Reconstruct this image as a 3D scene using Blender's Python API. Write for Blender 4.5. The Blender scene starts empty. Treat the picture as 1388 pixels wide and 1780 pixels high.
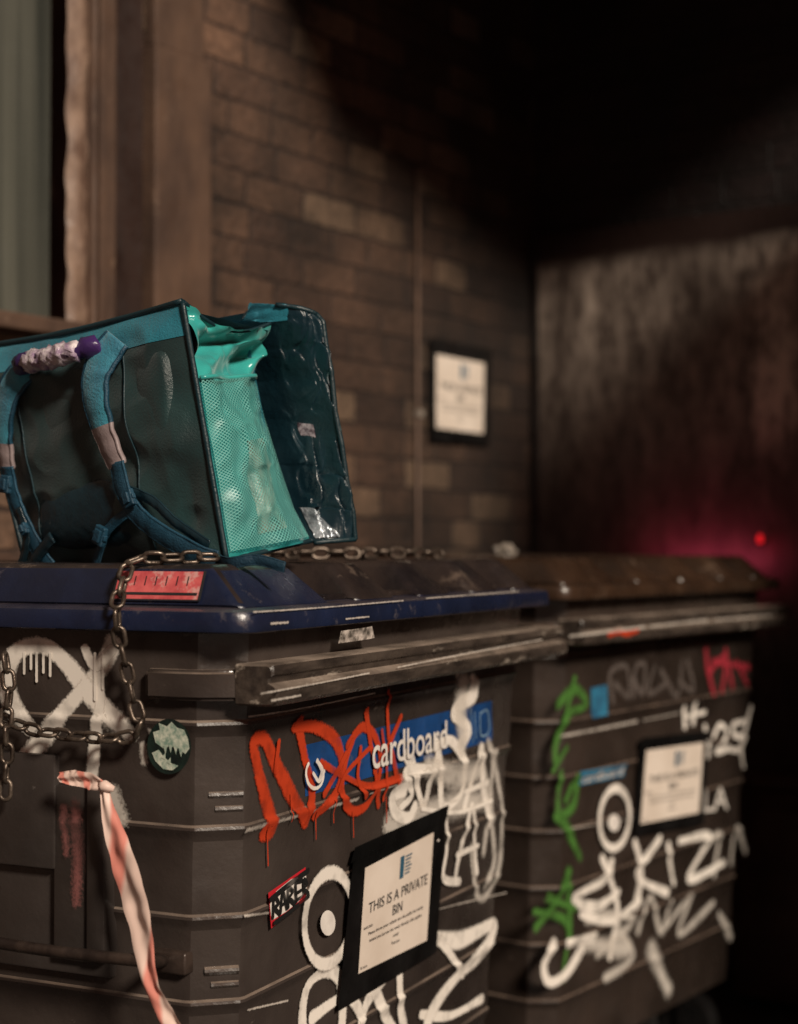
import bpy, bmesh, math, random
from mathutils import Vector, Matrix, noise
random.seed(7)
S=bpy.context.scene
COL=S.collection
H=1.38; F=2797.0; PITCH=math.atan(60/F)

# ---------------------------------------------------------------- survey helpers
def ray(px,py):
    x=(px-694)/F; up=(890-py)/F
    return Vector((x, math.cos(PITCH)-up*math.sin(PITCH), math.sin(PITCH)+up*math.cos(PITCH)))
CAM=Vector((0,0,H))
def P(px,py,d):
    r=ray(px,py); return CAM+r*(d/r.y)
def frame(loc,deg):
    return Matrix.Translation(Vector(loc))@Matrix.Rotation(math.radians(deg),4,'Z')
def hit(M,px,py,pt,n):
    Mi=M.inverted(); o=Mi@CAM; d=(Mi.to_3x3())@ray(px,py)
    t=(Vector(pt)-o).dot(Vector(n))/d.dot(Vector(n))
    return o+d*t

# ---------------------------------------------------------------- materials
def nn(nt,t,**k):
    n=nt.nodes.new(t)
    for a,b in k.items(): setattr(n,a,b)
    return n
def mat(name,a,b=None,scale=6.0,stretch=(1,1,1),rough=.6,metal=0,bump=.2,bscale=60,scuff=None,scuff_amt=.62,scuff_scale=18,
        scuff_stretch=(1,1,1),dust=None,dust_lo=.5,spec=.5,rvar=.15,sheen=0):
    m=bpy.data.materials.new(name); m.use_nodes=True; nt=m.node_tree; L=nt.links
    bs=nt.nodes['Principled BSDF']
    tc=nn(nt,'ShaderNodeTexCoord')
    def noi(sc,st,det=3,ro=.6,off=0):
        mp=nn(nt,'ShaderNodeMapping'); mp.inputs['Scale'].default_value=st; mp.inputs['Location'].default_value=(off,off*.7,off*.3)
        L.new(tc.outputs['Object'],mp.inputs[0])
        n=nn(nt,'ShaderNodeTexNoise'); n.inputs['Scale'].default_value=sc; n.inputs['Detail'].default_value=det; n.inputs['Roughness'].default_value=ro
        L.new(mp.outputs[0],n.inputs['Vector']); return n.outputs['Fac']
    def ramp(src,lo,hi):
        r=nn(nt,'ShaderNodeMapRange'); r.inputs[1].default_value=lo; r.inputs[2].default_value=hi
        L.new(src,r.inputs[0]); return r.outputs[0]
    def mix(f,c1,c2):
        x=nn(nt,'ShaderNodeMix',data_type='RGBA'); L.new(f,x.inputs[0])
        for c,i in ((c1,6),(c2,7)):
            if isinstance(c,tuple): x.inputs[i].default_value=(*c,1)
            else: L.new(c,x.inputs[i])
        return x.outputs[2]
    b=b or tuple(v*.6 for v in a)
    col=mix(ramp(noi(scale,stretch),.35,.65),a,b)
    if dust:
        g=nn(nt,'ShaderNodeNewGeometry'); sx=nn(nt,'ShaderNodeSeparateXYZ'); L.new(g.outputs['Normal'],sx.inputs[0])
        up=ramp(sx.outputs['Z'],dust_lo,1.0)
        mu=nn(nt,'ShaderNodeMath',operation='MULTIPLY'); L.new(up,mu.inputs[0]); L.new(ramp(noi(9,(1,1,1),off=3),.25,.6),mu.inputs[1])
        col=mix(mu.outputs[0],col,dust)
    if scuff:
        sc=ramp(noi(scuff_scale,scuff_stretch,6,.72,off=11),scuff_amt,scuff_amt+.08)
        sc2=nn(nt,'ShaderNodeMath',operation='MULTIPLY'); sc2.inputs[1].default_value=.75; L.new(sc,sc2.inputs[0])
        col=mix(sc2.outputs[0],col,scuff)
    L.new(col,bs.inputs['Base Color'])
    rr=nn(nt,'ShaderNodeMapRange'); rr.inputs[3].default_value=max(0,rough-rvar); rr.inputs[4].default_value=min(1,rough+rvar)
    L.new(noi(14,(1,1,1),off=5),rr.inputs[0]); rr.inputs[1].default_value=.3; rr.inputs[2].default_value=.7
    L.new(rr.outputs[0],bs.inputs['Roughness'])
    bs.inputs['Metallic'].default_value=metal
    bs.inputs['Specular IOR Level'].default_value=spec
    if sheen: bs.inputs['Sheen Weight'].default_value=sheen
    if bump:
        bp=nn(nt,'ShaderNodeBump'); bp.inputs['Strength'].default_value=bump; bp.inputs['Distance'].default_value=.004
        L.new(noi(bscale,(1,1,1),5),bp.inputs['Height']); L.new(bp.outputs[0],bs.inputs['Normal'])
    return m
def paint(name,col,soft=.25,opac=1.0,grain=220):
    m=bpy.data.materials.new(name); m.use_nodes=True; nt=m.node_tree; L=nt.links
    bs=nt.nodes['Principled BSDF']; bs.inputs['Base Color'].default_value=(*col,1); bs.inputs['Roughness'].default_value=.55
    uv=nn(nt,'ShaderNodeUVMap'); ln=nn(nt,'ShaderNodeVectorMath',operation='LENGTH'); L.new(uv.outputs[0],ln.inputs[0])
    tc=nn(nt,'ShaderNodeTexCoord')
    n=nn(nt,'ShaderNodeTexNoise'); n.inputs['Scale'].default_value=grain; n.inputs['Detail'].default_value=2; L.new(tc.outputs['Object'],n.inputs['Vector'])
    n2=nn(nt,'ShaderNodeTexNoise'); n2.inputs['Scale'].default_value=26; n2.inputs['Detail'].default_value=5; L.new(tc.outputs['Object'],n2.inputs['Vector'])
    a1=nn(nt,'ShaderNodeMath',operation='MULTIPLY_ADD'); L.new(n.outputs['Fac'],a1.inputs[0]); a1.inputs[1].default_value=soft*1.6; L.new(ln.outputs['Value'],a1.inputs[2])
    mr=nn(nt,'ShaderNodeMapRange'); L.new(a1.outputs[0],mr.inputs[0]); mr.inputs[1].default_value=1.0+soft*.7; mr.inputs[2].default_value=1.0-soft*.9+soft*.5; mr.inputs[3].default_value=0; mr.inputs[4].default_value=opac
    wr=nn(nt,'ShaderNodeMapRange'); L.new(n2.outputs['Fac'],wr.inputs[0]); wr.inputs[1].default_value=.3; wr.inputs[2].default_value=.5; wr.inputs[3].default_value=.55; wr.inputs[4].default_value=1
    mu=nn(nt,'ShaderNodeMath',operation='MULTIPLY'); L.new(mr.outputs[0],mu.inputs[0]); L.new(wr.outputs[0],mu.inputs[1])
    L.new(mu.outputs[0],bs.inputs['Alpha'])
    return m

BODY=mat('bin_plastic',(.050,.039,.034),(.028,.021,.0185),scale=5,rough=.30,bump=.3,bscale=45,scuff=(.17,.14,.12),scuff_amt=.65,scuff_scale=9,scuff_stretch=(1,1,3.2),dust=(.26,.20,.16),dust_lo=.2)
BODY2=mat('bin_plastic_darker',(.038,.027,.022),(.021,.015,.012),scale=5,rough=.33,bump=.3,bscale=45,scuff=(.12,.09,.075),scuff_amt=.66,scuff_scale=9,scuff_stretch=(1,1,3.2),dust=(.22,.16,.125),dust_lo=.25)
LIDB=mat('blue_lid_plastic',(.011,.017,.046),(.008,.011,.026),scale=7,rough=.28,bump=.3,bscale=50,scuff=(.09,.08,.09),scuff_amt=.60,scuff_scale=16,dust=(.06,.05,.06),dust_lo=.7)
LIDT=mat('dusty_lid_plastic',(.034,.024,.021),(.014,.011,.012),scale=9,rough=.25,bump=.45,bscale=40,scuff=(.13,.095,.075),scuff_amt=.59,scuff_scale=12)
SLOT=mat('dark_slot',(.006,.005,.005),(.004,.003,.003),rough=.6,bump=.1)
LIDBR=mat('brown_lid_plastic',(.045,.024,.014),(.020,.011,.007),scale=6,rough=.30,bump=.3,bscale=40,scuff=(.12,.08,.055),scuff_amt=.59,scuff_scale=12)
RAIL=mat('worn_glinting_rail',(.070,.054,.044),(.026,.020,.017),scale=16,stretch=(.6,3,3),rough=.28,bump=.45,bscale=70,scuff=(.42,.36,.30),scuff_amt=.585,scuff_scale=10,scuff_stretch=(.7,3,3),dust=(.34,.27,.22),dust_lo=.5)  # pale scuffs are wear and also paint in the rail's glints
PLATE=mat('grey_plate',(.042,.034,.031),(.026,.021,.019),rough=.34,bump=.2,scuff=(.15,.13,.12),scuff_amt=.66)
BLACK=mat('black_tape',(.007,.006,.006),(.004,.004,.004),rough=.35,bump=.5,bscale=25)
PAPER=mat('paper',(.70,.61,.53),(.62,.53,.45),scale=8,rough=.7,bump=.25,bscale=12,spec=.2)
INK=mat('ink',(.02,.02,.022),rough=.7,bump=0)
BLUEINK=mat('blue_ink',(.03,.12,.2),rough=.7,bump=0)
STICKB=mat('blue_sticker',(.014,.072,.24),(.009,.04,.13),scale=10,rough=.4,bump=.2,scuff=(.09,.09,.10),scuff_amt=.60,scuff_scale=14)
CHAINM=mat('galvanised_chain',(.19,.15,.12),(.05,.036,.028),scale=40,rough=.38,metal=.75,bump=.2,bscale=200)
WPAINT=paint('white_spray',(.80,.74,.67),.28)
WSOFT=paint('white_spray_soft',(.74,.68,.61),.6,.66)
SCUFF_GLINT=paint('white_scuff_glint',(.62,.56,.5),.7,.8)  # pale stroke colour for scuffs and for painted glints
OPAINT=paint('orange_spray',(.46,.040,.009),.32)
GPAINT=paint('green_spray',(.07,.20,.035),.55,.85)
PKPAINT=paint('pink_spray',(.42,.15,.14),.75,.45)
RDPAINT=paint('red_spray',(.42,.03,.05),.5,.75)
GYPAINT=paint('grey_spray',(.2,.165,.15),.65,.45)
WHITEV=mat('white_vinyl_flat',(.80,.75,.69),(.66,.61,.57),scale=30,rough=.5,bump=.1)

# ---------------------------------------------------------------- objects
def new(name,verts,faces,m,parent=None,smooth=False,uvs=None):
    me=bpy.data.meshes.new(name); me.from_pydata([tuple(v) for v in verts],[],faces); me.update()
    if m is not None:
        for x in (m if isinstance(m,list) else [m]): me.materials.append(x)
    if uvs is not None:
        ul=me.uv_layers.new(name='UVMap')
        for p in me.polygons:
            for li in p.loop_indices: ul.data[li].uv=uvs[me.loops[li].vertex_index]
    if smooth:
        for p in me.polygons: p.use_smooth=True
    o=bpy.data.objects.new(name,me); COL.objects.link(o)
    if parent is not None: o.parent=parent
    return o
def empty(name,M,label,cat,group=None):
    o=bpy.data.objects.new(name,None); o.empty_display_size=.1; COL.objects.link(o); o.matrix_world=M
    o['label']=label; o['category']=cat
    if group: o['group']=group
    return o
class MB:
    def __init__(s): s.v=[]; s.f=[]; s.uv=[]
    def add(s,v,f,uv=None):
        k=len(s.v); s.v+=[Vector(x) for x in v]; s.f+=[tuple(i+k for i in q) for q in f]
        s.uv+=(uv if uv else [(0,0)]*len(v))
    def box(s,a,b,bev=0,seg=2):
        bm=bmesh.new(); bmesh.ops.create_cube(bm,size=1)
        for v in bm.verts:
            v.co=Vector([ (a[i]+b[i])/2+v.co[i]*(b[i]-a[i]) for i in range(3)])
        if bev: bmesh.ops.bevel(bm,geom=bm.edges[:],offset=bev,segments=seg,affect='EDGES',profile=.5)
        s.bm(bm)
    def frust(s,lo,hi,bev=0):
        bm=bmesh.new(); bmesh.ops.create_cube(bm,size=1)
        for v in bm.verts:
            q=lo if v.co.z<0 else hi
            v.co=Vector((q[0] if v.co.x<0 else q[1], q[2] if v.co.y<0 else q[3], q[4]))
        if bev: bmesh.ops.bevel(bm,geom=bm.edges[:],offset=bev,segments=3,affect='EDGES',profile=.5)
        s.bm(bm)
    def bm(s,bm):
        bm.verts.index_update(); s.add([v.co.copy() for v in bm.verts],[[v.index for v in f.verts] for f in bm.faces]); bm.free()
    def tube(s,pts,r,n=10,caps=True):
        pts=[Vector(p) for p in pts]; rings=[]; up=None
        for i,p in enumerate(pts):
            t=(pts[min(i+1,len(pts)-1)]-pts[max(i-1,0)]).normalized()
            if up is None:
                up=t.orthogonal().normalized()
            up=(up-t*up.dot(t)).normalized(); b=t.cross(up)
            rr=r[i] if isinstance(r,(list,tuple)) else r
            rings.append([p+(up*math.cos(2*math.pi*k/n)+b*math.sin(2*math.pi*k/n))*rr for k in range(n)])
        v=[x for q in rings for x in q]; f=[]
        for i in range(len(rings)-1):
            for k in range(n): f.append((i*n+k,i*n+(k+1)%n,(i+1)*n+(k+1)%n,(i+1)*n+k))
        if caps: f.append(tuple(range(n))[::-1]); f.append(tuple((len(rings)-1)*n+k for k in range(n)))
        s.add(v,f)
    def grid(s,fn,nu,nv,uv=False):
        v=[fn(i/nu,j/nv) for j in range(nv+1) for i in range(nu+1)]
        f=[(j*(nu+1)+i,j*(nu+1)+i+1,(j+1)*(nu+1)+i+1,(j+1)*(nu+1)+i) for j in range(nv) for i in range(nu)]
        s.add(v,f,[(i/nu,j/nv) for j in range(nv+1) for i in range(nu+1)])
    def obj(s,name,m,parent=None,smooth=False,uv=False):
        return new(name,s.v,s.f,m,parent,smooth,s.uv if uv else None)
def autosmooth(o,ang=35):
    me=o.data
    for p in me.polygons: p.use_smooth=True
    bm=bmesh.new(); bm.from_mesh(me)
    for e in bm.edges:
        if len(e.link_faces)==2 and e.calc_face_angle(0)>math.radians(ang): e.smooth=False
    bm.to_mesh(me); bm.free()
def catmull(p,step=.005):
    p=[Vector(q) for q in p]
    if len(p)==2: p=[p[0],p[0].lerp(p[1],.5),p[1]]
    out=[]
    for i in range(len(p)-1):
        a=p[max(i-1,0)];b=p[i];c=p[i+1];d=p[min(i+2,len(p)-1)]
        n=max(2,int((c-b).length/step))
        for k in range(n):
            t=k/n; out.append(.5*((2*b)+(c-a)*t+(2*a-5*b+4*c-d)*t*t+(3*b-a-3*c+d)*t**3))
    out.append(p[-1]); return out

RIDGES=[1.135,.988,.862,.74,.61,.48,.35]
def elin(z): return .07*(1.262-z)/1.06
def ein(z):
    e=elin(z)
    for r in RIDGES:
        d=z-r
        if -.012<d<.004: e-= .0038*min(1,(.004-d)/.004,(d+.012)/.009)
        if r-.10<z<r-.012: e+= .0025*min(1,(z-(r-.10))/.03,((r-.012)-z)/.008)
    return e
class Surf:
    def __init__(s,M,kind,flat=False): s.M=M; s.k=kind; s.flat=flat
    def ab(s,px,py):
        sl=.07/1.06
        if s.k=='front': h=hit(s.M,px,py,(0,.04,1.262),(0,-1,-sl)); return Vector((h.x,h.z))
        if s.k=='left': h=hit(s.M,px,py,(.03,0,1.262),(-1,0,-sl)); return Vector((h.y,h.z))
        if s.k=='wall': h=hit(s.M,px,py,(0,0,0),(0,-1,0)); return Vector((h.x,h.z))
    def pos(s,a,b,o):
        e=elin(b)-.0042 if s.flat else ein(b)
        if s.k=='front': return Vector((a,.04+e-o,b))
        if s.k=='left': return Vector((.03+e-o,a,b))
        return Vector((a,-o,b))
def strokes(name,surf,lst,m,parent,base=.0014,label=None):
    mb=MB()
    for si,(pts,w) in enumerate(lst):
        P2=catmull([surf.ab(*q) for q in pts],.004); r=w/2
        n=len(P2); T=[]
        for i in range(n):
            t=P2[min(i+2,n-1)]-P2[max(i-2,0)]; T.append(t.normalized() if t.length>1e-7 else Vector((1,0)))
        ext=[(P2[0]-T[0]*r,T[0],1.0),(P2[0]-T[0]*r*.5,T[0],.5)]+[(P2[i],T[i],0) for i in range(n)]+[(P2[-1]+T[-1]*r*.5,T[-1],.5),(P2[-1]+T[-1]*r,T[-1],1.0)]
        v=[];uv=[];f=[]
        for i,(p,t,e) in enumerate(ext):
            nrm=Vector((-t.y,t.x)); rr=r*(1+.16*math.sin(i*.11+si*2)) if w>.012 else r
            for k in range(7):
                a=-1+k/3; q=p+nrm*a*rr
                v.append(surf.pos(q.x,q.y,base+si*.00025+i*.000006)); uv.append((a,e))
        for i in range(len(ext)-1):
            for k in range(6): f.append((i*7+k,i*7+k+1,(i+1)*7+k+1,(i+1)*7+k))
        mb.add(v,f,uv)
    o=mb.obj(name,m,parent,True,True)
    if label:o['label']=label
    return o
_tx={}
def textmesh(body,bold=.0):
    if (body,bold) in _tx: return _tx[(body,bold)]
    c=bpy.data.curves.new('t','FONT'); c.body=body; c.offset=bold; c.resolution_u=6
    o=bpy.data.objects.new('t',c); COL.objects.link(o)
    dg=bpy.context.evaluated_depsgraph_get(); me=bpy.data.meshes.new_from_object(o.evaluated_get(dg))
    vs=[v.co.copy() for v in me.vertices]; fs=[tuple(p.vertices) for p in me.polygons]
    bpy.data.objects.remove(o); bpy.data.meshes.remove(me)
    x0=min(v.x for v in vs);x1=max(v.x for v in vs);y0=min(v.y for v in vs);y1=max(v.y for v in vs)
    r=([((v.x-x0)/(x1-x0),(v.y-y0)/(y1-y0)) for v in vs],fs); _tx[(body,bold)]=r; return r
def lettering(mb,surf,body,quad,off,bold=.0):
    vs,fs=textmesh(body,bold); bl,br,tl,tr=quad
    out=[]
    for x,y in vs:
        q=(bl*(1-x)+br*x)*(1-y)+(tl*(1-x)+tr*x)*y
        out.append(surf.pos(q.x,q.y,off))
    mb.add(out,fs)
def quadpatch(mb,surf,quad,off,n=16,wob=0,nz=40):
    bl,br,tl,tr=quad
    def fn(x,y):
        q=(bl*(1-x)+br*x)*(1-y)+(tl*(1-x)+tr*x)*y
        return surf.pos(q.x,q.y,off+wob*(noise.noise(Vector((q.x*9,q.y*9,0)))+.6))
    mb.grid(fn,n,nz)
def sub(quad,x0,x1,y0,y1):
    bl,br,tl,tr=quad
    g=lambda x,y:(bl*(1-x)+br*x)*(1-y)+(tl*(1-x)+tr*x)*y
    return (g(x0,y0),g(x1,y0),g(x0,y1),g(x1,y1))

def section(e,b=(.03,1.17,.04,.91),cu=.05,cv=.06,sharp=False):
    u0,u1,v0,v1=b[0]+e,b[1]-e,b[2]+e,b[3]-e; pts=[]
    def corner(p,a,c):
        if sharp:
            for s,t in ((a,c),(c,a)):
                k=[s-(p-s)*.10, s+(t-s)*.05, s+(t-s)*.12]
                if s is a: pts.extend(k)
                else: pts.extend(k[::-1])
            return
        for k in range(6):
            t=k/5; pts.append(a*(1-t)**2+p*2*t*(1-t)*.55+ (a+c)*.5*2*t*(1-t)*.45+c*t*t)
    corner(Vector((u0,v0)),Vector((u0,v0+cv)),Vector((u0+cu,v0)))
    corner(Vector((u1,v0)),Vector((u1-cu,v0)),Vector((u1,v0+cv)))
    corner(Vector((u1,v1)),Vector((u1,v1-cv)),Vector((u1-cu,v1)))
    corner(Vector((u0,v1)),Vector((u0+cu,v1)),Vector((u0,v1-cv)))
    return pts
def loft(rings,capb=True,capt=True):
    v=[];f=[];n=len(rings[0])
    for r in rings: v+=r
    for i in range(len(rings)-1):
        for k in range(n): f.append((i*n+k,i*n+(k+1)%n,(i+1)*n+(k+1)%n,(i+1)*n+k))
    if capb: f.append(tuple(range(n))[::-1])
    if capt: f.append(tuple((len(rings)-1)*n+k for k in range(n)))
    return v,f

GB='wheeled waste bins against the alley wall'
def build_bin(M,label,bodym,rimm,topm,src=None):
    root=empty('wheeled_bin',M,label,'waste bin',GB)
    if src:
        for c in src.children:
            o=c.copy(); COL.objects.link(o); o.parent=root
            nm=c.name.split('.')[0]
            o.data=c.data.copy()
            if nm in('body','rail_bracket'): o.data.materials[0]=bodym
            if nm=='lid': o.data.materials[0]=rimm; o.data.materials[1]=topm
        return root
    zs=[1.262,1.245,1.20]
    for r in RIDGES: zs+=[r+.004,r+.001,r-.003,r-.0121,r-.020,r-.06,r-.08,r-.10]
    zs=sorted(set(zs+[.2]))
    v,f=loft([[Vector((q.x,q.y,z)) for q in section(ein(z),sharp=True)] for z in zs])
    o=new('body',v,f,bodym,root); autosmooth(o,22)
    def rr(i,z,c=.03): return [Vector((q.x,q.y,z)) for q in section(i,(0,1.2,0,.95),c,c)]
    v,f=loft([rr(.03,1.265),rr(.006,1.262),rr(.001,1.264),rr(0,1.268),rr(.001,1.286),rr(.003,1.291),rr(.009,1.294),rr(.035,1.296),rr(.05,1.298,.04),rr(.10,1.303,.05),rr(.2,1.308,.05)])
    mb=MB(); mb.add(v,f); nrim=len(f)
    hu=[(.034,.30),(.385,.53),(.62,.76),(.85,.99),(1.06,1.168)]
    for i,(a,b) in enumerate(hu):
        mb.frust((a,b,.026,.91,1.293),(a+.026,b-.026,.095,.84,1.355),.013)
    ns=len(mb.f)
    for i in range(4):
        a=hu[i][1]; b=hu[i+1][0]
        mb.frust((a-.004,b+.004,.17,.88,1.30),(a-.004,b+.004,.24,.86,1.336),.006)
    ns2=len(mb.f)
    for i in range(4):
        a=hu[i][1]; b=hu[i+1][0]
        mb.box((a+.006,.046,1.295),(b-.006,.10,1.307),.003)
    o=mb.obj('lid',[rimm,topm,SLOT],root)
    for i,p in enumerate(o.data.polygons):
        c=p.center
        if c.z>1.297 and (c.x>.30 or p.normal.z>.75) : p.material_index=1
        if ns<=i<ns2: p.material_index=2
        if i<nrim and c.z>1.299: p.material_index=2
    autosmooth(o,40)
    prof=[(.045,1.219),(-.008,1.220),(-.013,1.218),(-.015,1.213),(-.015,1.206),(-.010,1.203),(-.009,1.194),(-.018,1.190),(-.022,1.186),(-.022,1.169),(-.018,1.164),(-.009,1.162),(.045,1.162)]
    N=len(prof); v=[];f=[]; us=[.045,.049]+[.05+i*(1.166/12) for i in range(1,12)]+[1.216,1.220]
    for k,u in enumerate(us):
        sh=.003 if k in(0,len(us)-1) else 0
        for a,z in prof: v.append((u,a+(sh if a<0 else 0)+.0015*noise.noise(Vector((u*6,z*40,0))),z+(-sh if z>1.2 else sh if z<1.17 else 0)))
    for i in range(len(us)-1):
        for k in range(N-1): f.append((i*N+k,i*N+k+1,(i+1)*N+k+1,(i+1)*N+k))
        f.append((i*N+N-1,i*N,(i+1)*N,(i+1)*N+N-1))
    f+=[tuple(range(N))[::-1],tuple((len(us)-1)*N+k for k in range(N))]
    o=new('rail',v,f,RAIL,root)
    bm=bmesh.new(); bm.from_mesh(o.data); bmesh.ops.recalc_face_normals(bm,faces=bm.faces); bm.to_mesh(o.data); bm.free()
    autosmooth(o,32)
    for sgn in (0,1):
        mb=MB()
        path=[(.018,.175),(.018,.12),(.023,.085),(.055,.030),(.10,.014)]
        if sgn: path=[(1.2-a,b) for a,b in path]
        vv=[];ff=[]
        for (a,b) in path:
            s=-1 if not sgn else 1
            vv+= [Vector((a,b,1.168)),Vector((a,b,1.210)),Vector((a-s*.03,b+.012,1.210)),Vector((a-s*.03,b+.012,1.168))]
        for i in range(len(path)-1):
            for k in range(4): ff.append((i*4+k,i*4+(k+1)%4,(i+1)*4+(k+1)%4,(i+1)*4+k))
        ff+=[(3,2,1,0),tuple(len(vv)-4+k for k in range(4))]
        mb.add(vv,ff)
        o=mb.obj('rail_bracket',bodym,root)
        bm=bmesh.new(); bm.from_mesh(o.data); bmesh.ops.recalc_face_normals(bm,faces=bm.faces)
        bmesh.ops.bevel(bm,geom=[e for e in bm.edges if e.calc_face_angle(0)>.8],offset=.005,segments=3,affect='EDGES'); bm.to_mesh(o.data); bm.free()
        autosmooth(o,50)
    for (x,y) in ((.2,.2),(1.0,.2),(.2,.75),(1.0,.75)):
        mb=MB()
        mb.tube([(x-.022,y,.085),(x-.018,y,.085),(x+.018,y,.085),(x+.022,y,.085)],[.075,.085,.085,.075],20)
        mb.box((x-.035,y-.015,.08),(x-.027,y+.015,.21)); mb.box((x+.027,y-.015,.08),(x+.035,y+.015,.21)); mb.box((x-.035,y-.03,.2),(x+.035,y+.03,.215))
        mb.obj('wheel',BLACK,root)
    return root

M1=frame((-.203,2.15,0),64.6); M2=frame((.364,3.5,0),54.0)
b1=build_bin(M1,'graffitied dark grey wheeled bin with chained blue lid',BODY,LIDB,LIDT)
b2=build_bin(M2,'graffitied brown-lidded wheeled bin standing beyond the blue-lidded one',BODY2,LIDBR,LIDBR,b1)
F1=Surf(M1,'front'); L1=Surf(M1,'left'); F2=Surf(M2,'front')
F1f=Surf(M1,'front',True); L1f=Surf(M1,'left',True); F2f=Surf(M2,'front',True)
class RS(Surf):
    def ab(s,px,py): h=hit(s.M,px,py,(0,-.023,0),(0,1,0)); return Vector((h.x,h.z))
    def pos(s,a,b,o): return Vector((a,-.0238-o,b))
class LS(Surf):
    def ab(s,px,py): h=hit(s.M,px,py,(0,0,0),(0,1,0)); return Vector((h.x,h.z))
    def pos(s,a,b,o): return Vector((a,-.0004-o,b))

def dotmesh(surf,cx,cy,rx,ry,off,name,m,parent,n=32):
    pts=[surf.ab(cx+rx*math.cos(2*math.pi*k/n),cy+ry*math.sin(2*math.pi*k/n)) for k in range(n)]
    mb=MB(); mb.add([surf.pos(p.x,p.y,off) for p in pts],[tuple(range(n))]); return mb.obj(name,m,parent)
for zc in (1.035,.785):
    mb=MB()
    for k,dz in enumerate((0,-.020)):
        z=zc+dz; e=elin(z); a=Vector((.030+e,.100+e)); b=Vector((.080+e,.040+e))
        t=(b-a).normalized(); n=Vector((t.y,-t.x)); n=n if n.x<0 else -n
        p0=a.lerp(b,.30+.12*k); p1=a.lerp(b,.92)
        vv=[]
        for p in (p0,p1):
            for (o_,h) in ((-.004,.006),(.0022,.002),(.0032,-.002),(-.004,-.010)): q=p+n*o_; vv.append((q.x,q.y,z+h))
        mb.add(vv,[(0,1,5,4),(1,2,6,5),(2,3,7,6),(3,0,4,7),(0,3,2,1),(4,5,6,7)])
    o=mb.obj('corner_ledge',BODY,b1)
# --------------------------------------------------- bin 1 markings (front)
mb=MB(); q=(F1.ab(530,1385),F1.ab(855,1287),F1.ab(530,1296),F1.ab(857,1218)); quadpatch(mb,F1,q,.0008)
o=mb.obj('cardboard_sticker',STICKB,b1)
mb=MB(); lettering(mb,F1f,'cardboard',(F1.ab(641,1338),F1.ab(771,1300),F1.ab(641,1278),F1.ab(771,1252)),.0032,.008)
mb.obj('cardboard_lettering',WHITEV,b1)
strokes('sticker_outline',F1,[([(826,1238),(826,1284)],.003),([(836,1240),(848,1236),(848,1272),(834,1277),(835,1240)],.004),([(819,1232),(820,1290)],.0025)],paint('pale_blue_line',(.25,.4,.55),.2,.8),b1,.0022)
def circ(cx,cy,rx,ry,a0=0,a1=360,n=24,tilt=0):
    out=[]
    for i in range(n+1):
        a=math.radians(a0+(a1-a0)*i/n); x=rx*math.cos(a); y=ry*math.sin(a)
        t=math.radians(tilt); out.append((cx+x*math.cos(t)-y*math.sin(t),cy+x*math.sin(t)+y*math.cos(t)))
    return out
strokes('orange_graffiti',F1,[
 ([(458,1448),(472,1438),(458,1385),(447,1330),(441,1290),(460,1286),(478,1326),(504,1382),(528,1422)],.030),
 ([(530,1428),(540,1380),(530,1320),(518,1256)],.027),
 ([(512,1264),(548,1264),(583,1288),(593,1335),(580,1380),(546,1416)],.025),
 ([(604,1296),(630,1264),(654,1286),(658,1340),(640,1395),(612,1410),(592,1380),(597,1330),(612,1290)],.018),
 ([(636,1236),(647,1320),(657,1400)],.016),
 ([(672,1204),(676,1290),(692,1374)],.015),
 ([(648,1340),(672,1300),(696,1246)],.014),
 ([(556,1326),(596,1350),(640,1366),(694,1350)],.014),
 ([(600,1310),(580,1345),(560,1380)],.016),([(625,1300),(618,1350),(632,1385)],.012),([(640,1300),(600,1340),(585,1372)],.011),([(662,1270),(668,1340),(664,1390)],.010),([(482,1290),(476,1340)],.014),
 ([(461,1440),(463,1504)],.004),([(500,1380),(501,1428)],.003),([(545,1410),(546,1458)],.004),([(668,1385),(669,1430)],.003),([(610,1410),(611,1455)],.003),([(575,1390),(576,1430)],.003)],OPAINT,b1,.0026)
# round arrow: dark-orange ring with a white down arrow, set on the blue strip
strokes('recycling_mark',F1,[(circ(540,1346,15,24,-70,230,18),.007),([(546,1322),(552,1340),(547,1356)],.009),([(537,1344),(547,1358),(556,1340)],.007)],WPAINT,b1,.0078)
strokes('white_graffiti',F1,[
 ([(818,1184),(824,1206),(802,1222),(788,1240),(806,1258),(812,1272),(798,1294)],.034),
 ([(702,1312),(718,1350),(735,1398),(748,1350),(762,1296)],.022),
 ([(714,1318),(728,1384)],.018),
 ([(756,1290),(764,1350),(768,1402),(800,1380),(804,1326),(780,1288),(752,1298)],.024),
 ([(804,1406),(822,1344),(834,1298),(838,1370),(848,1432)],.023),
 ([(808,1376),(846,1360)],.016),
 ([(744,1336),(700,1342),(714,1380),(694,1404)],.020),
 ([(700,1372),(680,1384),(684,1412),(706,1422),(718,1404)],.030),
 ([(770,1420),(774,1475),(768,1526),(794,1532)],.017),
 ([(788,1524),(806,1440),(817,1400),(822,1460),(824,1516)],.018),
 ([(792,1486),(828,1470)],.013),([(752,1436),(754,1500),(744,1536)],.014),([(730,1406),(790,1412),(850,1392)],.010),
 ],WPAINT,b1,.0040)
strokes('faint_white_graffiti',F1,[
 ([(846,1290),(864,1350),(872,1440),(864,1510),(842,1560),(824,1545),(820,1470)],.026),
 ([(858,1310),(852,1400),(858,1490),(840,1540)],.026),([(832,1300),(848,1390),(840,1480)],.03),([(790,1176),(800,1160)],.01),
 ([(672,1432),(690,1436),(720,1418)],.045),([(730,1410),(780,1400),(840,1390)],.06),([(700,1360),(690,1400)],.06),([(800,1190),(800,1290)],.07),([(740,1330),(790,1350),(830,1340)],.06)
 ],WSOFT,b1,.0034)
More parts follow.
